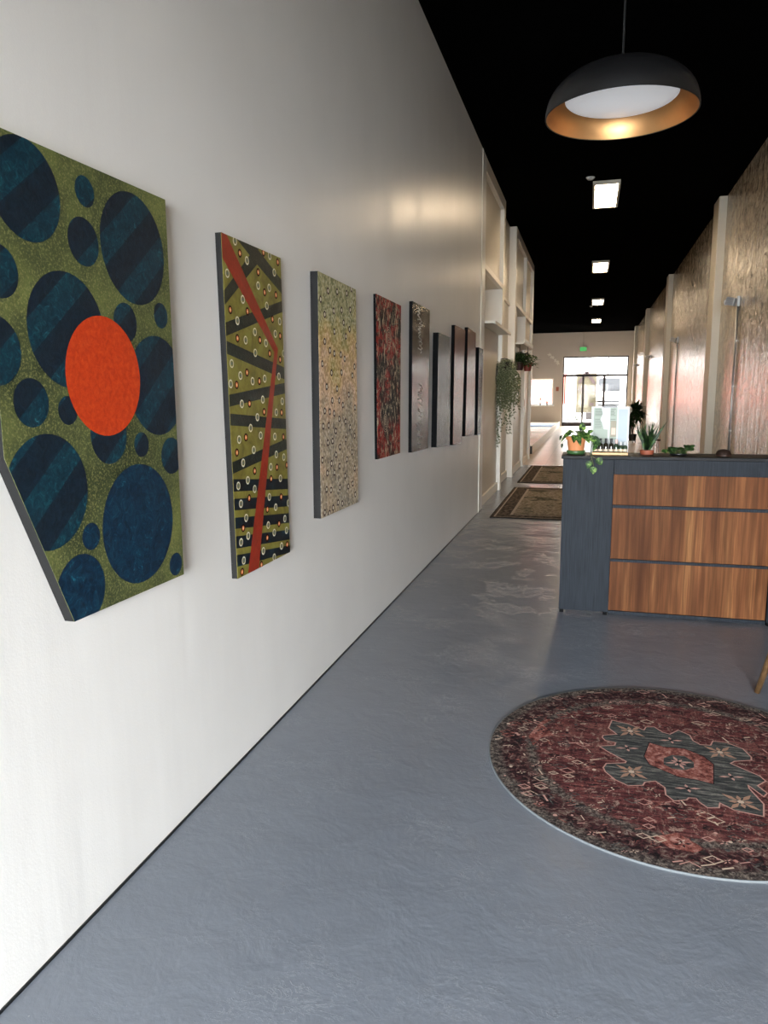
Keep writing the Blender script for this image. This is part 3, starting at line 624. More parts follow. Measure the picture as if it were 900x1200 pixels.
bottle(.208, M['bottlegreen'], .072, M['white'], 'short green bottle with a white cap beside the pink-capped one')
bottle(.236, M['bottlegreen'], .072, M['white'], 'short green bottle with a white cap at the right end of the tray')

# information board behind the tray
sg = thing('display_board', (.145, 5.375, TOP), 'white board of pale printed sheets standing behind the bottles', 'sign')
B(.01, .262, 5.36, 5.372, TOP, 1.418, M['white']).build('board', sg, bevel=.002)
y_ = 5.3585
m1, m2 = B(.026, .122, y_, 5.3601, 1.17, 1.41, M['greenpaper']), B(.135, .180, y_, 5.3601, 1.19, 1.41, M['greenpaper'])
for i in range(12):
    z = 1.40 - i * .0085 * (1 if i < 6 else 1.35); w = (.05 + .03 * random.random()) * (1 if i < 6 else .75)
    q = lambda x0, x1: [(x0, y_ - .0003, z - .0016), (x1, y_ - .0003, z - .0016), (x1, y_ - .0003, z + .0012), (x0, y_ - .0003, z + .0012)]
    m1.face(q(.034, .034 + w), M['ink'])
    if i < 8: m2.face(q(.138, .138 + .036 * random.uniform(.5, 1)), M['ink'])
m1.build('printed_sheet', sg); sh2 = m2.build('printed_sheet', sg)
B(.19, .25, y_, 5.3601, 1.14, 1.40, M['bluepaper']).build('printed_sheet', sg)
m = MB(); pts = [(.075, 1.41), (.122, 1.41), (.122, 1.26), (.095, 1.262), (.085, 1.30), (.07, 1.33), (.085, 1.37)]
m.face([(x, y_ - .0006, z) for x, z in pts][::-1], M['white']); m.build('white_cutout', sg)
B(.140, .178, y_ - .0015, y_, 1.21, 1.32, M['brownphoto']).build('photo_print', sh2); B(.146, .174, y_ - .003, y_ - .0015, 1.225, 1.272, M['pinkcard']).build('card', sh2)
m = MB(); m.box(.09, .18, 5.352, 5.378, 1.412, 1.424, M['black']); m.tube([(.105, 5.365, 1.424), (.12, 5.365, 1.432), (.15, 5.365, 1.432), (.165, 5.365, 1.424)], .003, M['black'], 6); m.build('clip', sg)

# snake plant
c = (.383, 5.33, TOP); t = thing('snake_plant', c, 'dark upright snake plant in a low brown pot on the counter', 'plant')
MB().lathe(c, [(.0, 0), (.042, 0), (.046, .02), (.047, .028), (.043, .028), (.041, .02), (.0, .02)], M['terradark'], 28).build('pot', t, smooth=False)
m = MB(); C_ = Vector(c)
for i in range(70):
    a_ = random.uniform(0, 2 * pi); tl = random.uniform(.0, .3) if i % 3 else random.uniform(.1, .55); L = random.uniform(.09, .19)
    if i in (0, 1): a_, tl, L = (.15, .55, .22) if i == 0 else (3.0, .45, .16)
    b = C_ + Vector((cos(a_) * .02 * random.random(), sin(a_) * .02 * random.random(), .03))
    d = Vector((cos(a_) * sin(tl), sin(a_) * sin(tl), cos(tl)))
    m.leaf(b, d, (cos(a_ + 1.2), sin(a_ + 1.2), .1), L, random.uniform(.010, .018), M['darkleaf'], .3, random.uniform(-.05, .25), ((0, .6), (.3, 1), (.6, .9), (.85, .5), (1, .03)))
m.build('foliage', t, smooth=True)

# small round-leaved plant
c = (.585, 5.30, TOP); t = thing('round_leaf_plant', c, 'low round-leaved green plant on the counter before the column', 'plant')
MB().lathe(c, [(.0, 0), (.05, 0), (.06, .012), (.056, .012), (.0, .006)], M['cap'], 28).build('dish', t, smooth=True)
m = MB(); ROUND = ((0, .3), (.2, .9), (.5, 1.05), (.8, .8), (1, .2))
for i in range(80):
    a_ = random.uniform(0, 2 * pi); r_ = random.uniform(.005, .085); x = cos(a_) * r_; zz = random.uniform(.006, .03) + (.026 if x > .02 else .006)
    b = Vector(c) + Vector((x, sin(a_) * r_ * .5, zz)); el = random.uniform(.1, .9)
    m.leaf(b, (cos(a_) * cos(el), sin(a_) * cos(el), sin(el)), (random.uniform(-.3, .3), -.6, .7), random.uniform(.022, .034), random.uniform(.024, .032), M['rleaf'] if x > -.055 else M['pothos'], .15, .3, ROUND)
    m.tube([Vector(c) + Vector((x * .4, 0, .006)), b], .0012, M['stem'], 4)
m.build('foliage', t, smooth=True)

# dome ornament
c = (.861, 5.30, TOP); t = thing('ornament', c, 'small dark brown dome-shaped object on the counter near the wall conduit', 'ornament')
MB().lathe(c, [(.0, 0), (.047, 0), (.0475, .008), (.044, .022), (.035, .034), (.02, .041), (.0, .044)], M['domewood'], 32).build('dome', t, smooth=True)
MB().lathe(c, [(.049, 0), (.049, .004)], M['brownwood'], 32, cap=False).build('base_ring', t)

# things standing behind the counter
c = (1.305, 24.4, 0); t = thing('dracaena', c, 'bushy dark floor plant in a black pot by the right wall', 'plant')
MB().lathe(c, [(.0, .06), (.1, .06), (.125, .27), (.115, .27), (.11, .24), (.0, .24)], M['cap'], 28).build('pot', t)
for a_ in (.6, 2.7, 4.8): MB().tube([(c[0] + cos(a_) * .12, c[1] + sin(a_) * .12, 0), (c[0] + cos(a_) * .1, c[1] + sin(a_) * .1, .1)], .01, M['black'], 6).build('foot', t)
m = MB(); m.tube([(c[0], c[1], .2), (c[0] + .02, c[1], .7), (c[0] + .06, c[1], .95)], .016, M['brownwood'], 8); m.tube([(c[0], c[1], .2), (c[0] - .04, c[1], .6)], .014, M['brownwood'], 8); m.build('trunk', t)
m = MB()
for hx, hz, nn, LL in ((.08, .98, 150, .42), (-.06, .66, 60, .28), (.14, .8, 70, .3)):
    for i in range(nn):
        a_ = random.uniform(0, 2 * pi); el = random.uniform(-.5, 1.4)
        m.leaf((c[0] + hx, c[1], hz + random.uniform(-.04, .05)), (cos(a_) * cos(el), sin(a_) * cos(el), sin(el)), (0, 0, 1), LL * random.uniform(.7, 1.1), .075, M['darkleaf'], .2, .35, ((0, .4), (.3, 1), (.65, .8), (1, .03)))
m.build('foliage', t, smooth=True)
t = thing('small_cabinet', (1.37, 28.1, 0), 'narrow black cabinet on the floor behind the dracaena', 'cabinet')
B(1.29, 1.45, 28.0, 28.3, 0, .54, M['black']).build('body', t, bevel=.005); B(1.3, 1.44, 27.985, 28.0, .06, .5, M['black']).build('door', t, bevel=.003)
c = (1.0, 12.0, 0); t = thing('side_table', c, 'small brown-topped table with pale legs behind the snake plant', 'table')
MB().lathe((c[0], c[1], .795), [(.0, 0), (.052, 0), (.056, .008), (.056, .024), (.05, .03), (.0, .03)], M['brownwood'], 28).build('table_top', t)
for a_ in (.5, 2.6, 4.7): MB().tube([(c[0] + cos(a_) * .035, c[1] + sin(a_) * .035, .797), (c[0] + cos(a_) * .12, c[1] + sin(a_) * .12, 0)], .012, M['pinkwood'], 8).build('leg', t)

# ---------------------------------------------------------------- wall lights on the right wall
def wall_light(y, label, pipe=True, turn=-.5):
    t = thing('wall_light', (RX, y, 2.72), label, 'wall light', 'wall lights on conduits along the right wall')
    B(RX - .035, RX - .001, y - .06, y + .06, 2.655, 2.785, M['sconce']).build('back_box', t, bevel=.006)
    m = MB(); m.box(-.055, .055, -.045, .045, -.05, .05, M['sconce'])
    for k in range(5): m.box(-.05, .05, -.048, -.044, -.042 + k * .018, -.034 + k * .018, M['galv'])
    rot = Matrix.Rotation(turn, 3, 'Z') @ Matrix.Rotation(.25, 3, 'Y'); m.v = [tuple(rot @ Vector(v) + Vector((RX - .105, y - .01, 2.72))) for v in m.v]
    hd = m.build('lamp_head', t, bevel=.004)
    m = MB(); m.lathe((0, 0, 0), [(.0, 0), (.034, 0), (.034, .018), (.026, .024), (.0, .026)], M['lens'], 24, axis=(-1, 0, -.2)); m.v = [tuple(rot @ Vector(v) + Vector((RX - .155, y + .02, 2.712))) for v in m.v]
    m.build('lens', hd, smooth=False)
    if pipe:
        m = MB(); m.tube([(RX - .016, y, 2.66), (RX - .016, y, .06)], .0135, M['galv'], 10); pipe_ = m.build('conduit', t, smooth=True)
        for z in (2.2, 1.6, 1.0, .4): B(RX - .030, RX - .0005, y - .02, y + .02, z - .006, z + .006, M['galv']).build('pipe_clip', pipe_)
wall_light(11.05, 'grey wall light on a steel conduit, nearest above the reception counter')
wall_light(18.25, 'grey wall light on a steel conduit, beyond the nearest wall column')
wall_light(26.2, 'small dark wall light high on the right wall above the dracaena', False)
wall_light(33.2, 'smallest wall light on the right wall, nearest the far glass door', False)

# ---------------------------------------------------------------- left shelves, plants
t = thing('wall_shelf', (LX, 10.75, 2.43), 'white ledge shelf below the panel niche nearest the paintings', 'shelf')
B(-1.62, -1.215, 9.76, 11.74, 2.42, 2.452, TP).build('shelf_board', t, bevel=.003); B(-1.235, -1.215, 9.76, 11.74, 2.41, 2.42, TP).build('front_lip', t)
t = thing('wall_shelf', (LX, 14.9, 2.43), 'white ledge shelf above the two hanging flower pots', 'shelf')
sb = B(-1.62, -1.20, 13.88, 15.84, 2.42, 2.452, TP).build('shelf_board', t, bevel=.003)
m = MB()
for k in range(9):
    y = 14.0 + k * .22; pts = [(-1.195, y + .055 * cos(q), 2.47 + .05 * sin(q)) for q in [pi * j / 8 for j in range(-1, 10)]]
    MB().tube(pts, .009, M['orn'], 6).build('scroll', sb, smooth=True)

tag(B(-1.60, -1.585, 10.55, 11.35, 2.4525, 3.06, M['white']).build('white_panel', origin=(-1.59, 10.95, 2.452), bevel=.003), 'plain white board standing in the wall niche above the shelf', 'board')

def hang_pot(cx, y, label, leafm, potm, seed, n_, R_):
    random.seed(seed); c = (cx, y, 1.955); k = 1.0
    t = thing('hanging_flower_pot', c, label, 'plant')
    MB().lathe(c, [(.0, 0), (.06, 0), (.085, .125), (.092, .13), (.092, .15), (.083, .15), (.08, .135), (.0, .125)], potm, 28).build('pot', t)
    m = MB(); m.tube([(cx, y - .088, 2.10), (cx, y - .03, 2.30), (cx, y, 2.42)], .004, M['black'], 6); m.tube([(cx, y + .088, 2.10), (cx, y + .03, 2.30), (cx, y, 2.42)], .004, M['black'], 6); m.build('hanger', t)
    m = MB()
    for i in range(n_):
        a_ = random.uniform(0, 2 * pi); el = random.uniform(-.7, 1.5); r_ = R_ * random.uniform(.35, 1)
        b = Vector((cx, y, 2.13)) + Vector((cos(a_) * cos(el), sin(a_) * cos(el) * 1.1, sin(el) * .8)) * r_
        b.x = max(b.x, -1.34)
        m.leaf(b, (cos(a_), sin(a_), random.uniform(-.6, .8)), (0, 0, 1), random.uniform(.05, .09), random.uniform(.03, .05), leafm, .2, .3)
    m.build('foliage', t, smooth=True)
hang_pot(-1.29, 14.02, 'dark leafy plant in a pot hanging under the white shelf, nearer one', M['darkleaf'], M['potdark'], 3, 420, .2)
hang_pot(-1.19, 14.62, 'bright leafy plant in a red pot hanging under the white shelf, farther one', M['bushleaf'], M['potred'], 4, 200, .2)
random.seed(11)
c = (-1.25, 11.62, 1.88); t = thing('trailing_plant', c, 'long grey-green trailing plant hanging beside the tall wall panel', 'plant')
MB().lathe(c, [(.0, 0), (.05, 0), (.07, .10), (.075, .10), (.075, .12), (.066, .12), (.0, .11)], M['soil'], 24).build('pot', t)
m = MB(); m.tube([(LX - .005, 11.62, 2.05), (-1.3, 11.62, 2.06), (-1.25, 11.62, 2.05), (-1.25, 11.62, 1.99)], .007, M['black'], 6); m.build('hanger', t)
m = MB()
CX, CYV = -1.27, 11.62
strands = [(random.gauss(-1.27, .085), random.uniform(11.52, 11.72), random.uniform(1.28, 1.75)) for _ in range(80)]
strands += [(-1.385, 11.6, .75), (-1.37, 11.62, .8), (-1.33, 11.6, 1.0), (-1.25, 11.6, .95), (-1.19, 11.62, .95), (-1.29, 11.6, 1.1), (-1.2, 11.6, 1.2), (-1.10, 11.6, 1.38), (-1.07, 11.6, 1.43), (-1.14, 11.62, 1.2)]
for sx, sy, zend in strands:
    sx = min(-1.07, max(-1.39, sx)); z = 1.99 + random.uniform(0, .05); pts = [(CX + (sx - CX) * .35, CYV + (sy - CYV) * .4, z)]
    while z > zend:
        k = min(1, (2.04 - z) / .2); z -= .045
        x = max(-1.395, CX + (sx - CX) * (.35 + .65 * k) + random.gauss(0, .009)); y = CYV + (sy - CYV) * (.4 + .6 * k) + random.gauss(0, .009)
        pts.append((x, y, z))
        for q in range(2):
            a_ = random.uniform(0, 2 * pi); m.leaf((x, y, z), (cos(a_), sin(a_) * .6 - .3, random.uniform(-.9, .1)), (0, -.5, .7), random.uniform(.025, .045), random.uniform(.018, .03), M['ivy'], .2, .3)
    if len(pts) > 1: m.tube(pts, .0025, M['stem'], 4)
for i in range(420):
    a_ = random.uniform(0, 2 * pi); el = random.uniform(-1.0, 1.5); r_ = random.uniform(.09, .165)
    b = Vector((CX, CYV, 1.93)) + Vector((cos(a_) * cos(el), sin(a_) * cos(el) * .8, sin(el) * .75)) * r_
    b.x = max(b.x, -1.39)
    m.leaf(b, (cos(a_), sin(a_), random.uniform(-.8, .6)), (0, -.3, 1), random.uniform(.03, .05), random.uniform(.02, .032), M['ivy'], .2, .3)
m.build('foliage', t, smooth=True)
t = thing('light_switch', (LX, 15.95, 1.33), 'small pinkish switch plate on the wall panel upright', 'switch')
B(LX, LX + .008, 15.9, 16.0, 1.27, 1.41, M['pinkwood']).build('plate', t, bevel=.002); B(LX + .008, LX + .014, 15.93, 15.97, 1.31, 1.37, M['pinkwood']).build('rocker', t, bevel=.002)

# ---------------------------------------------------------------- far wall bits
t = thing('exit_sign', (-.42, YB, 3.52), 'small green lit exit sign above the far glass door', 'sign')
B(-.60, -.24, YB - .09, YB - .001, 3.52, 3.76, M['pil']).build('housing', t, bevel=.004); B(-.57, -.27, YB - .095, YB - .09, 3.55, 3.73, M['exit']).build('lit_face', t)
MB().tube([(-.42, YB - .02, 3.76), (-.42, YB - .02, H)], .012, M['pil'], 8).build('conduit', t)
t = thing('wall_plate', (-1.56, YB, 1.70), 'small reddish plate on the far wall between window and door', 'plate')
B(-1.63, -1.50, YB - .03, YB - .001, 1.68, 1.88, M['redplate']).build('cover', t, bevel=.005); B(-1.60, -1.53, YB - .036, YB - .03, 1.74, 1.82, M['redplate']).build('button', t, bevel=.002)
random.seed(5); c = (-1.75, YB - .03, 2.95); t = thing('wall_ornament', c, 'white leafy ornament on the far wall left of the glass door', 'ornament')
m = MB(); m.tube([(-1.98, YB - .01, 3.5), (-1.9, YB - .02, 3.32), (-1.72, YB - .02, 3.15), (-1.55, YB - .02, 2.98)], .012, M['orn'], 6); m.build('stem', t)
m = MB()
for i in range(26):
    k = random.random(); b = Vector((-1.98 + k * .42, YB - .02, 3.42 - k * .42)) ; a_ = random.uniform(0, 2 * pi)
    m.leaf(b, (cos(a_), -.25, sin(a_)), (0, -1, 0), random.uniform(.08, .14), .06, M['orn'], .2, .1)
m.build('leaves', t)
def sill_plant(x, h, label, seed):
    random.seed(seed); c = (x, YB - .09, WZ0); t = thing('sill_plant', c, label, 'plant')
    MB().lathe(c, [(.0, 0), (.05, 0), (.065, .12), (.055, .12), (.0, .1)], M['white'], 20).build('pot', t)
    m = MB(); m.tube([(x, c[1], WZ0 + .1), (x, c[1], WZ0 + h - .05)], .008, M['stem'], 6)
    for i in range(28):
        a_ = random.uniform(0, 2 * pi); m.leaf((x, c[1], WZ0 + h - random.uniform(0, .12)), (cos(a_), sin(a_) * .5, random.uniform(-.2, .8)), (0, 0, 1), .09, .05, M['darkleaf'])
    m.build('foliage', t)
sill_plant(-2.35, .36, 'little potted plant on the far window sill, taller of the two', 1)
sill_plant(-2.03, .22, 'little potted plant on the far window sill, shorter of the two', 2)

# ---------------------------------------------------------------- rugs
RC = Vector((.395, 3.055)); RR = .768
rg = thing('round_rug', (RC.x, RC.y, 0), 'round distressed red rug with a dark medallion on the grey floor', 'rug')
m = MB(); m.lathe((RC.x, RC.y, 0), [(.0, .002), (RR - .008, .002), (RR - .004, .004), (RR - .006, .0075), (RR - .012, .008), (.0, .008)], M['rug'], 128)
zl = lambda k: .008 + .00025 * k
def flat(poly, mat, k):
    if area2(poly) < 0: poly = poly[::-1]
    poly = [p for p in poly]
    if all((Vector(p) - RC).length < RR - .02 for p in poly): m.face([(p[0], p[1], zl(k)) for p in poly], mat)
def stroke(poly, w, mat, k):
    for a, b in zip(poly, poly[1:] + poly[:1]):
        d = Vector(b) - Vector(a)
        if d.length < 1e-5: continue
        d.normalize(); nn = Vector((-d.y, d.x)) * w; a2 = Vector(a) - d * w; b2 = Vector(b) + d * w
        flat([tuple(a2 - nn), tuple(b2 - nn), tuple(b2 + nn), tuple(a2 + nn)], mat, k)
def flower(c, L, pet, mat, k, ang=0, core=None):
    for j in range(pet):
        a_ = ang + 2 * pi * j / pet; d = Vector((cos(a_), sin(a_))); q = Vector((-d.y, d.x)); l = L * (1 if j % 2 == 0 else .6)
        flat([tuple(Vector(c) + d * L * .12), tuple(Vector(c) + d * l * .55 + q * L * .13), tuple(Vector(c) + d * l), tuple(Vector(c) + d * l * .55 - q * L * .13)], mat, k)
    if core: flat(circ(c[0], c[1], L * .16, 8), core, k + 1)
med = [tuple(p) for p in DATA['med']]
flat(med, M['med'], 2); stroke(med, .0028, M['rosy'], 3)
hx = [tuple(p) for p in DATA['hex']]; flat(hx, M['salm'], 3); stroke(hx, .002, M['rugdark'], 4)
hi = [tuple(p) for p in DATA['hin']]; flat(hi, M['med'], 4)
mc = Vector(DATA['hin'][0]) * 0
for p in DATA['hin']: mc += Vector(p) / len(DATA['hin'])
flower(tuple(mc), .055, 8, M['rosy'], 5, .3, M['rugdark'])
for i, f in enumerate(DATA['fl']):
    flower(tuple(f), .075 if i < 4 else .05, 8 if i < 4 else 4, M['rugtan'] if i < 4 else M['rosy'], 4, -.65 if i < 4 else .2, M['cream'] if i < 4 else M['rugdark'])
for s_ in DATA['sal']:
    s_ = [tuple(p) for p in s_]; flat(s_, M['salm'], 1); cc = (sum(p[0] for p in s_) / len(s_), sum(p[1] for p in s_) / len(s_)); flower(cc, .035, 4, M['rugdark'], 2, .3)
random.seed(21)
ax = Vector((cos(.42), sin(.42)))
for i in range(900):
    r_ = RR * math.sqrt(random.random()) * .97; a_ = random.uniform(0, 2 * pi); p = Vector((RC.x + r_ * cos(a_), RC.y + r_ * sin(a_)))
    q = p - Vector((RC.x, RC.y)); med_c = mc
    dd = p - med_c; u, v_ = dd.dot(Vector((.77, -.64))), dd.dot(Vector((.64, .77)))
    if (u / .46) ** 2 + (v_ / .27) ** 2 < 1: continue
    k = random.random(); mt = random.choice((M['rosy'], M['salm'], M['rugdark'], M['rugdark'], M['cream'], M['med']))
    if k < .3: flower(tuple(p), random.uniform(.012, .024), 4, mt, 1 + (i % 5) * .25, random.uniform(0, 1), M['rugdark'])
    elif k < .5:
        s_ = random.uniform(.012, .022); dm = [(p.x + s_ * 1.4, p.y), (p.x, p.y + s_), (p.x - s_ * 1.4, p.y), (p.x, p.y - s_)]; stroke(dm, .0022, mt, 1 + (i % 5) * .25)
    elif k < .8:
        L = random.uniform(.012, .05); e = ax if random.random() < .6 else Vector((-ax.y, ax.x)); w = random.uniform(.0015, .004)
        a, b = p - e * L / 2, p + e * L / 2; nn = Vector((-e.y, e.x)) * w; flat([tuple(a - nn), tuple(b - nn), tuple(b + nn), tuple(a + nn)], mt, 1 + (i % 5) * .25)
    else: flat(circ(p.x, p.y, random.uniform(.004, .009), 7), mt, 1 + (i % 5) * .25)
m.build('pile', rg)
MB().lathe((RC.x, RC.y, 0), [(RR - .006, 0), (RR - .001, 0), (RR, .004), (RR - .001, .0082), (RR - .003, .0088), (RR - .0055, .0082)], M['bind'], 128, cap=False).build('white_binding', rg, smooth=True)

def runner(x0, x1, y0, y1, label):
    t = thing('runner_rug', ((x0 + x1) / 2, (y0 + y1) / 2, 0), label, 'rug')
    B(x0, x1, y0, y1, .001, .008, M['run_d']).build('border_pile', t)
    m = MB(); m.face([(x0 + .25, y0 + .3, .0086), (x1 - .25, y0 + .3, .0086), (x1 - .25, y1 - .3, .0086), (x0 + .25, y1 - .3, .0086)], M['run_l']); m.build('centre_field', t)
    m = MB()
    for k, (a, w) in enumerate(((.03, .02), (.215, .035))):
        for bx in ((x0 + a, x0 + a + w, y0 + a, y1 - a), (x1 - a - w, x1 - a, y0 + a, y1 - a), (x0 + a, x1 - a, y0 + a, y0 + a + w), (x0 + a, x1 - a, y1 - a - w, y1 - a)):
            m.face([(bx[0], bx[2], .0092 + k * .0003), (bx[1], bx[2], .0092 + k * .0003), (bx[1], bx[3], .0092 + k * .0003), (bx[0], bx[3], .0092 + k * .0003)], M['run_line'])
    m.build('border_line', t)
    m = MB()
    for b in ((x0 - .012, x0, y0 - .012, y1 + .012), (x1, x1 + .012, y0 - .012, y1 + .012), (x0, x1, y0 - .012, y0), (x0, x1, y1, y1 + .012)): m.box(b[0], b[1], b[2], b[3], 0, .009, M['run_edge'])
    m.build('binding', t)
runner(-1.145, .75, 9.05, 12.13, 'dark-bordered beige and green rug on the floor, nearer of two')
runner(-1.165, .75, 12.86, 16.02, 'dark-bordered beige and green rug on the floor, farther of two')

# ---------------------------------------------------------------- chair at the right edge
c = (1.25, 4.0, 0); t = thing('wooden_chair', c, 'wooden chair at the right edge showing one slanted oak leg', 'chair')
feet = [(-.384, -.08), (.08, -.384), (.384, .08), (-.08, .384)]
for fx, fy in feet:
    top = Vector((c[0] + fx * .70, c[1] + fy * .70, .44)); MB().tube([(c[0] + fx, c[1] + fy, 0), top], .013, M['legwood'], 12, .021).build('leg', t, smooth=True)
m = MB(); nn = 24
pr = []
for i in range(nn):
    a_ = 2 * pi * i / nn; ca, sa = cos(a_), sin(a_); r_ = .235 / (abs(ca) ** 5 + abs(sa) ** 5) ** .2
    x, y = r_ * ca, r_ * sa; ang = radians(57); pr.append((x * cos(ang) - y * sin(ang), x * sin(ang) + y * cos(ang)))
ring = lambda z, s_: [(c[0] + x * s_, c[1] + y * s_, z) for x, y in pr]
L3 = [ring(.435, .93), ring(.44, .98), ring(.475, 1), ring(.49, .95)]
for a, b in zip(L3, L3[1:]):
    for i in range(nn): m.face([a[i], a[(i + 1) % nn], b[(i + 1) % nn], b[i]], M['seatfab'])
m.face(L3[0][::-1], M['seatfab']); m.face(L3[-1], M['seatfab']); m.build('seat', t, smooth=False)
for s_ in (-1, 1):
    bx = Vector((c[0] + .17, c[1] + .13, .46)) + Vector((.13, -.2, 0)) * s_; MB().tube([bx, bx + Vector((.06, .05, .40))], .014, M['legwood'], 10).build('back_post', t, smooth=True)
m = MB(); b0 = Vector((c[0] + .23, c[1] + .18, .80)); e = Vector((.13, -.2, 0)); nrm = Vector((.2, .13, 0)).normalized()
for i in range(8):
    k0, k1 = -1.15 + 2.3 * i / 8, -1.15 + 2.3 * (i + 1) / 8; f0, f1 = nrm * (.04 * (1 - k0 * k0)), nrm * (.04 * (1 - k1 * k1))
    A0, A1 = b0 + e * k0 + f0, b0 + e * k1 + f1; th = nrm * .018; up = Vector((0, 0, .11))
    for q in ((A0, A1, A1 + up, A0 + up), (A0 + th, A0 + th + up, A1 + th + up, A1 + th), (A0 + up, A1 + up, A1 + up + th, A0 + up + th), (A0, A0 + th, A1 + th, A1)): m.face(q, M['legwood'])
m.build('backrest', t)

# ---------------------------------------------------------------- street beyond the far door
g = B(-40, 40, YB + .25, 75, -.2, -.03, M['conc']).build('ground'); g['kind'] = 'structure'
bl = thing('building', (0, 52, 0), 'sunlit red, yellow and white building seen through the far glass door', 'building')
m = MB(); m.box(-30, 30, 52, 56, 2.9, 5.2, M['facade']); m.box(-30, -1.6, 52, 56, .9, 2.9, M['facadered']); m.box(-30, -1.6, 52, 56, -.03, .9, M['facade']); m.box(-1.6, 30, 52, 56, -.03, 2.9, M['facade']); m.build('wall', bl)
B(-.95, .35, 51.9, 52, .3, 2.9, M['yellow']).build('yellow_panel', bl)
def beam(p, q, w, mat, name, y=51.8):
    m = MB(); a, b = Vector((p[0], 0, p[1])), Vector((q[0], 0, q[1])); d = (b - a).normalized(); s_ = Vector((-d.z, 0, d.x)) * w / 2
    for yy0, yy1 in ((y, y + .1),):
        P4 = [a - s_, b - s_, b + s_, a + s_]; f = [(p_.x, yy0, p_.z) for p_ in P4]; k = [(p_.x, yy1, p_.z) for p_ in P4]
        m.face(f, mat); m.face(k[::-1], mat)
        for i in range(4): m.face([f[i], k[i], k[(i + 1) % 4], f[(i + 1) % 4]], mat)
    m.build(name, bl)
beam((-.30, 3.0), (-.78, 2.27), .2, M['beamred'], 'red_beam'); beam((-.30, 3.0), (.22, 2.22), .2, M['beamred'], 'red_beam'); beam((-.85, 1.82), (.25, 1.82), .27, M['beamred'], 'red_beam')
beam((-.08, .86), (.2, .86), .2, M['beamred'], 'red_beam')
beam((-.06, 1.27), (.8, 1.27), .08, M['gold2'], 'yellow_board'); beam((-.06, 1.06), (.8, 1.06), .07, M['gold2'], 'yellow_board'); beam((.0, .45), (.2, .45), .6, M['gold2'], 'yellow_board')
beam((.48, 2.2), (1.85, 2.2), .75, M['siding'], 'siding_panel', 51.85)
for z in (1.78, 1.05, .80): beam((.45, z), (1.85, z), .13, M['sidingdark'], 'siding_gap')
tag(B(-.25, .45, 47.5, 48.3, -.03, .42, M['crate']).build('planter_box', origin=(.1, 47.9, -.03), bevel=.02), 'low dark brown box outside the far glass door', 'box')
def shrub(x, y, label, seed):
    random.seed(seed); t = thing('shrub', (x, y, -.03), label, 'shrub', 'thin shrubs outside the far glass door')
    m = MB(); tips = []
    for i in range(9):
        a_ = random.uniform(0, 2 * pi); e = (x + cos(a_) * .25, y + sin(a_) * .25, random.uniform(.3, .75)); m.tube([(x, y, -.03), ((x + e[0]) / 2, (y + e[1]) / 2, e[2] * .6), e], .014, M['shrub'], 5); tips.append(e)
    m.build('branches', t); m = MB()
    for e in tips:
        for k in range(8):
            a_ = random.uniform(0, 2 * pi); m.leaf((e[0], e[1], e[2] - .02 * k), (cos(a_), sin(a_), .3), (0, 0, 1), .12, .05, M['shrub'])
    m.build('foliage', t)
shrub(-1.20, 44.0, 'thin shrub outside the glass door, left one', 1); shrub(-.72, 44.0, 'thin shrub outside the glass door, right one', 2)

# ---------------------------------------------------------------- light
w = bpy.data.worlds.new('World'); S.world = w; w.use_nodes = True
wn = w.node_tree.nodes; wl = w.node_tree.links; bg = wn['Background']
tc = wn.new('ShaderNodeTexCoord'); sp = wn.new('ShaderNodeSeparateXYZ'); wl.new(tc.outputs['Generated'], sp.inputs[0])
rp = wn.new('ShaderNodeValToRGB'); e = rp.color_ramp.elements; e[0].position = .0; e[0].color = (.62, .62, .62, 1); e[1].position = .5; e[1].color = (.93, .965, 1, 1)
wl.new(sp.outputs[2], rp.inputs['Fac']); wl.new(rp.outputs['Color'], bg.inputs['Color'])
mr = wn.new('ShaderNodeMapRange'); mr.inputs[1].default_value = -.3; mr.inputs[2].default_value = .3; mr.inputs[3].default_value = 22.0; mr.inputs[4].default_value = 22.0
wl.new(sp.outputs[1], mr.inputs[0]); wl.new(mr.outputs[0], bg.inputs['Strength'])
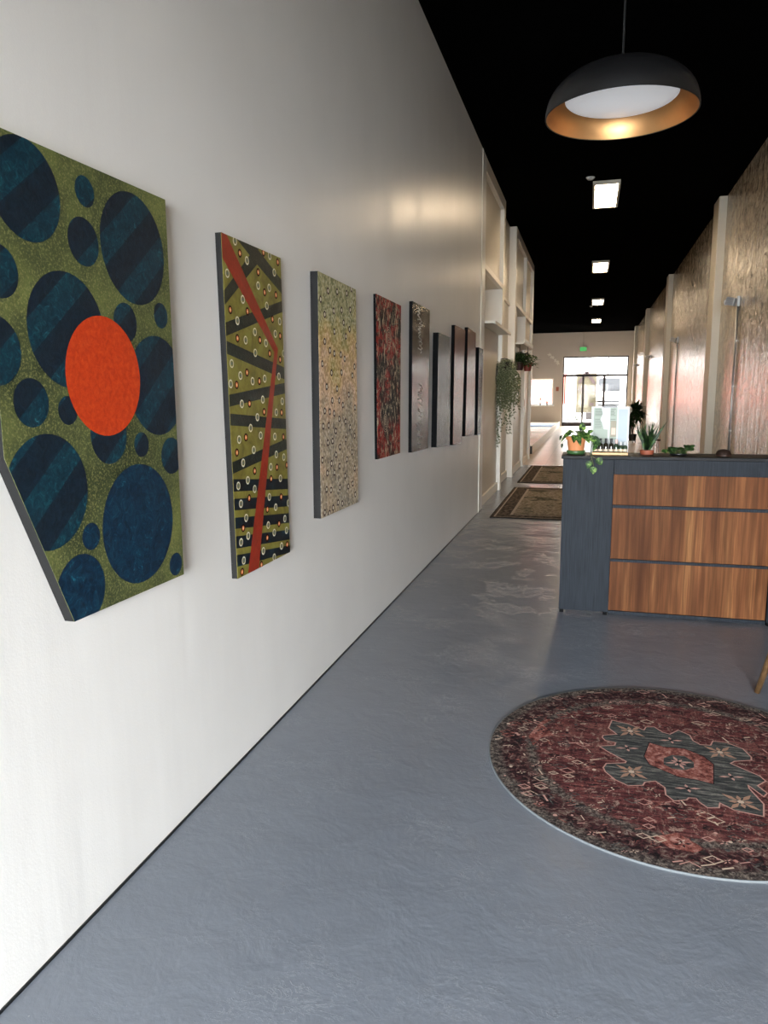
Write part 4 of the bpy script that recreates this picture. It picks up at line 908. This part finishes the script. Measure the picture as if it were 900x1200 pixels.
def portal(x, y, z, sx, sz, ry):
    l = bpy.data.lights.new('daylight_portal', 'AREA'); l.shape = 'RECTANGLE'; l.size = sx; l.size_y = sz
    o = bpy.data.objects.new('daylight_portal', l); COL.objects.link(o); o.location = (x, y, z); o.rotation_euler = (radians(ry), 0, 0); l.cycles.is_portal = True
l = bpy.data.lights.new('shop_window_daylight', 'AREA'); l.shape = 'RECTANGLE'; l.size = 2.95; l.size_y = 2.4; l.energy = 860; l.color = (.93, .965, 1); l.spread = radians(98)
o = bpy.data.objects.new('shop_window_daylight', l); COL.objects.link(o); o.location = (.265, YF + .55, 1.45); o.rotation_euler = (radians(60), 0, 0)   # sky light falling in and down entering through the front window
portal(.165, YB - .0, 1.65, 2.9, 3.3, -90); portal(-2.82, YB - .0, 1.65, 2.1, 1.3, -90)

# ---------------------------------------------------------------- camera
cam = bpy.data.cameras.new('Camera'); co = bpy.data.objects.new('Camera', cam); COL.objects.link(co); S.camera = co
yaw, pit, rol = .271715688, .156315465, -.00648590052
f = Vector((-sin(yaw) * cos(pit), cos(yaw) * cos(pit), -sin(pit))); r = f.cross(Vector((0, 0, 1))).normalized(); u = r.cross(f)
r2 = r * cos(rol) + u * sin(rol); u2 = -r * sin(rol) + u * cos(rol)
co.matrix_world = Matrix(((r2.x, u2.x, -f.x, 0), (r2.y, u2.y, -f.y, 0), (r2.z, u2.z, -f.z, 1.5), (0, 0, 0, 1)))
cam.sensor_fit = 'VERTICAL'; cam.sensor_height = 36; cam.sensor_width = 27; cam.lens = 862.273374 / 1200 * 36; cam.clip_start = .05; cam.clip_end = 200

for o in S.objects:
    if '_o' in o: del o['_o']
vs = S.view_settings; vs.view_transform = 'Standard'; vs.look = 'None'; vs.gamma = 1; vs.use_curve_mapping = False; vs.exposure = 0.0
S.cycles.max_bounces = 10; S.cycles.diffuse_bounces = 5; S.cycles.glossy_bounces = 4; S.cycles.transparent_max_bounces = 8; S.cycles.sample_clamp_indirect = 6
S.cycles.caustics_reflective = False; S.cycles.caustics_refractive = False
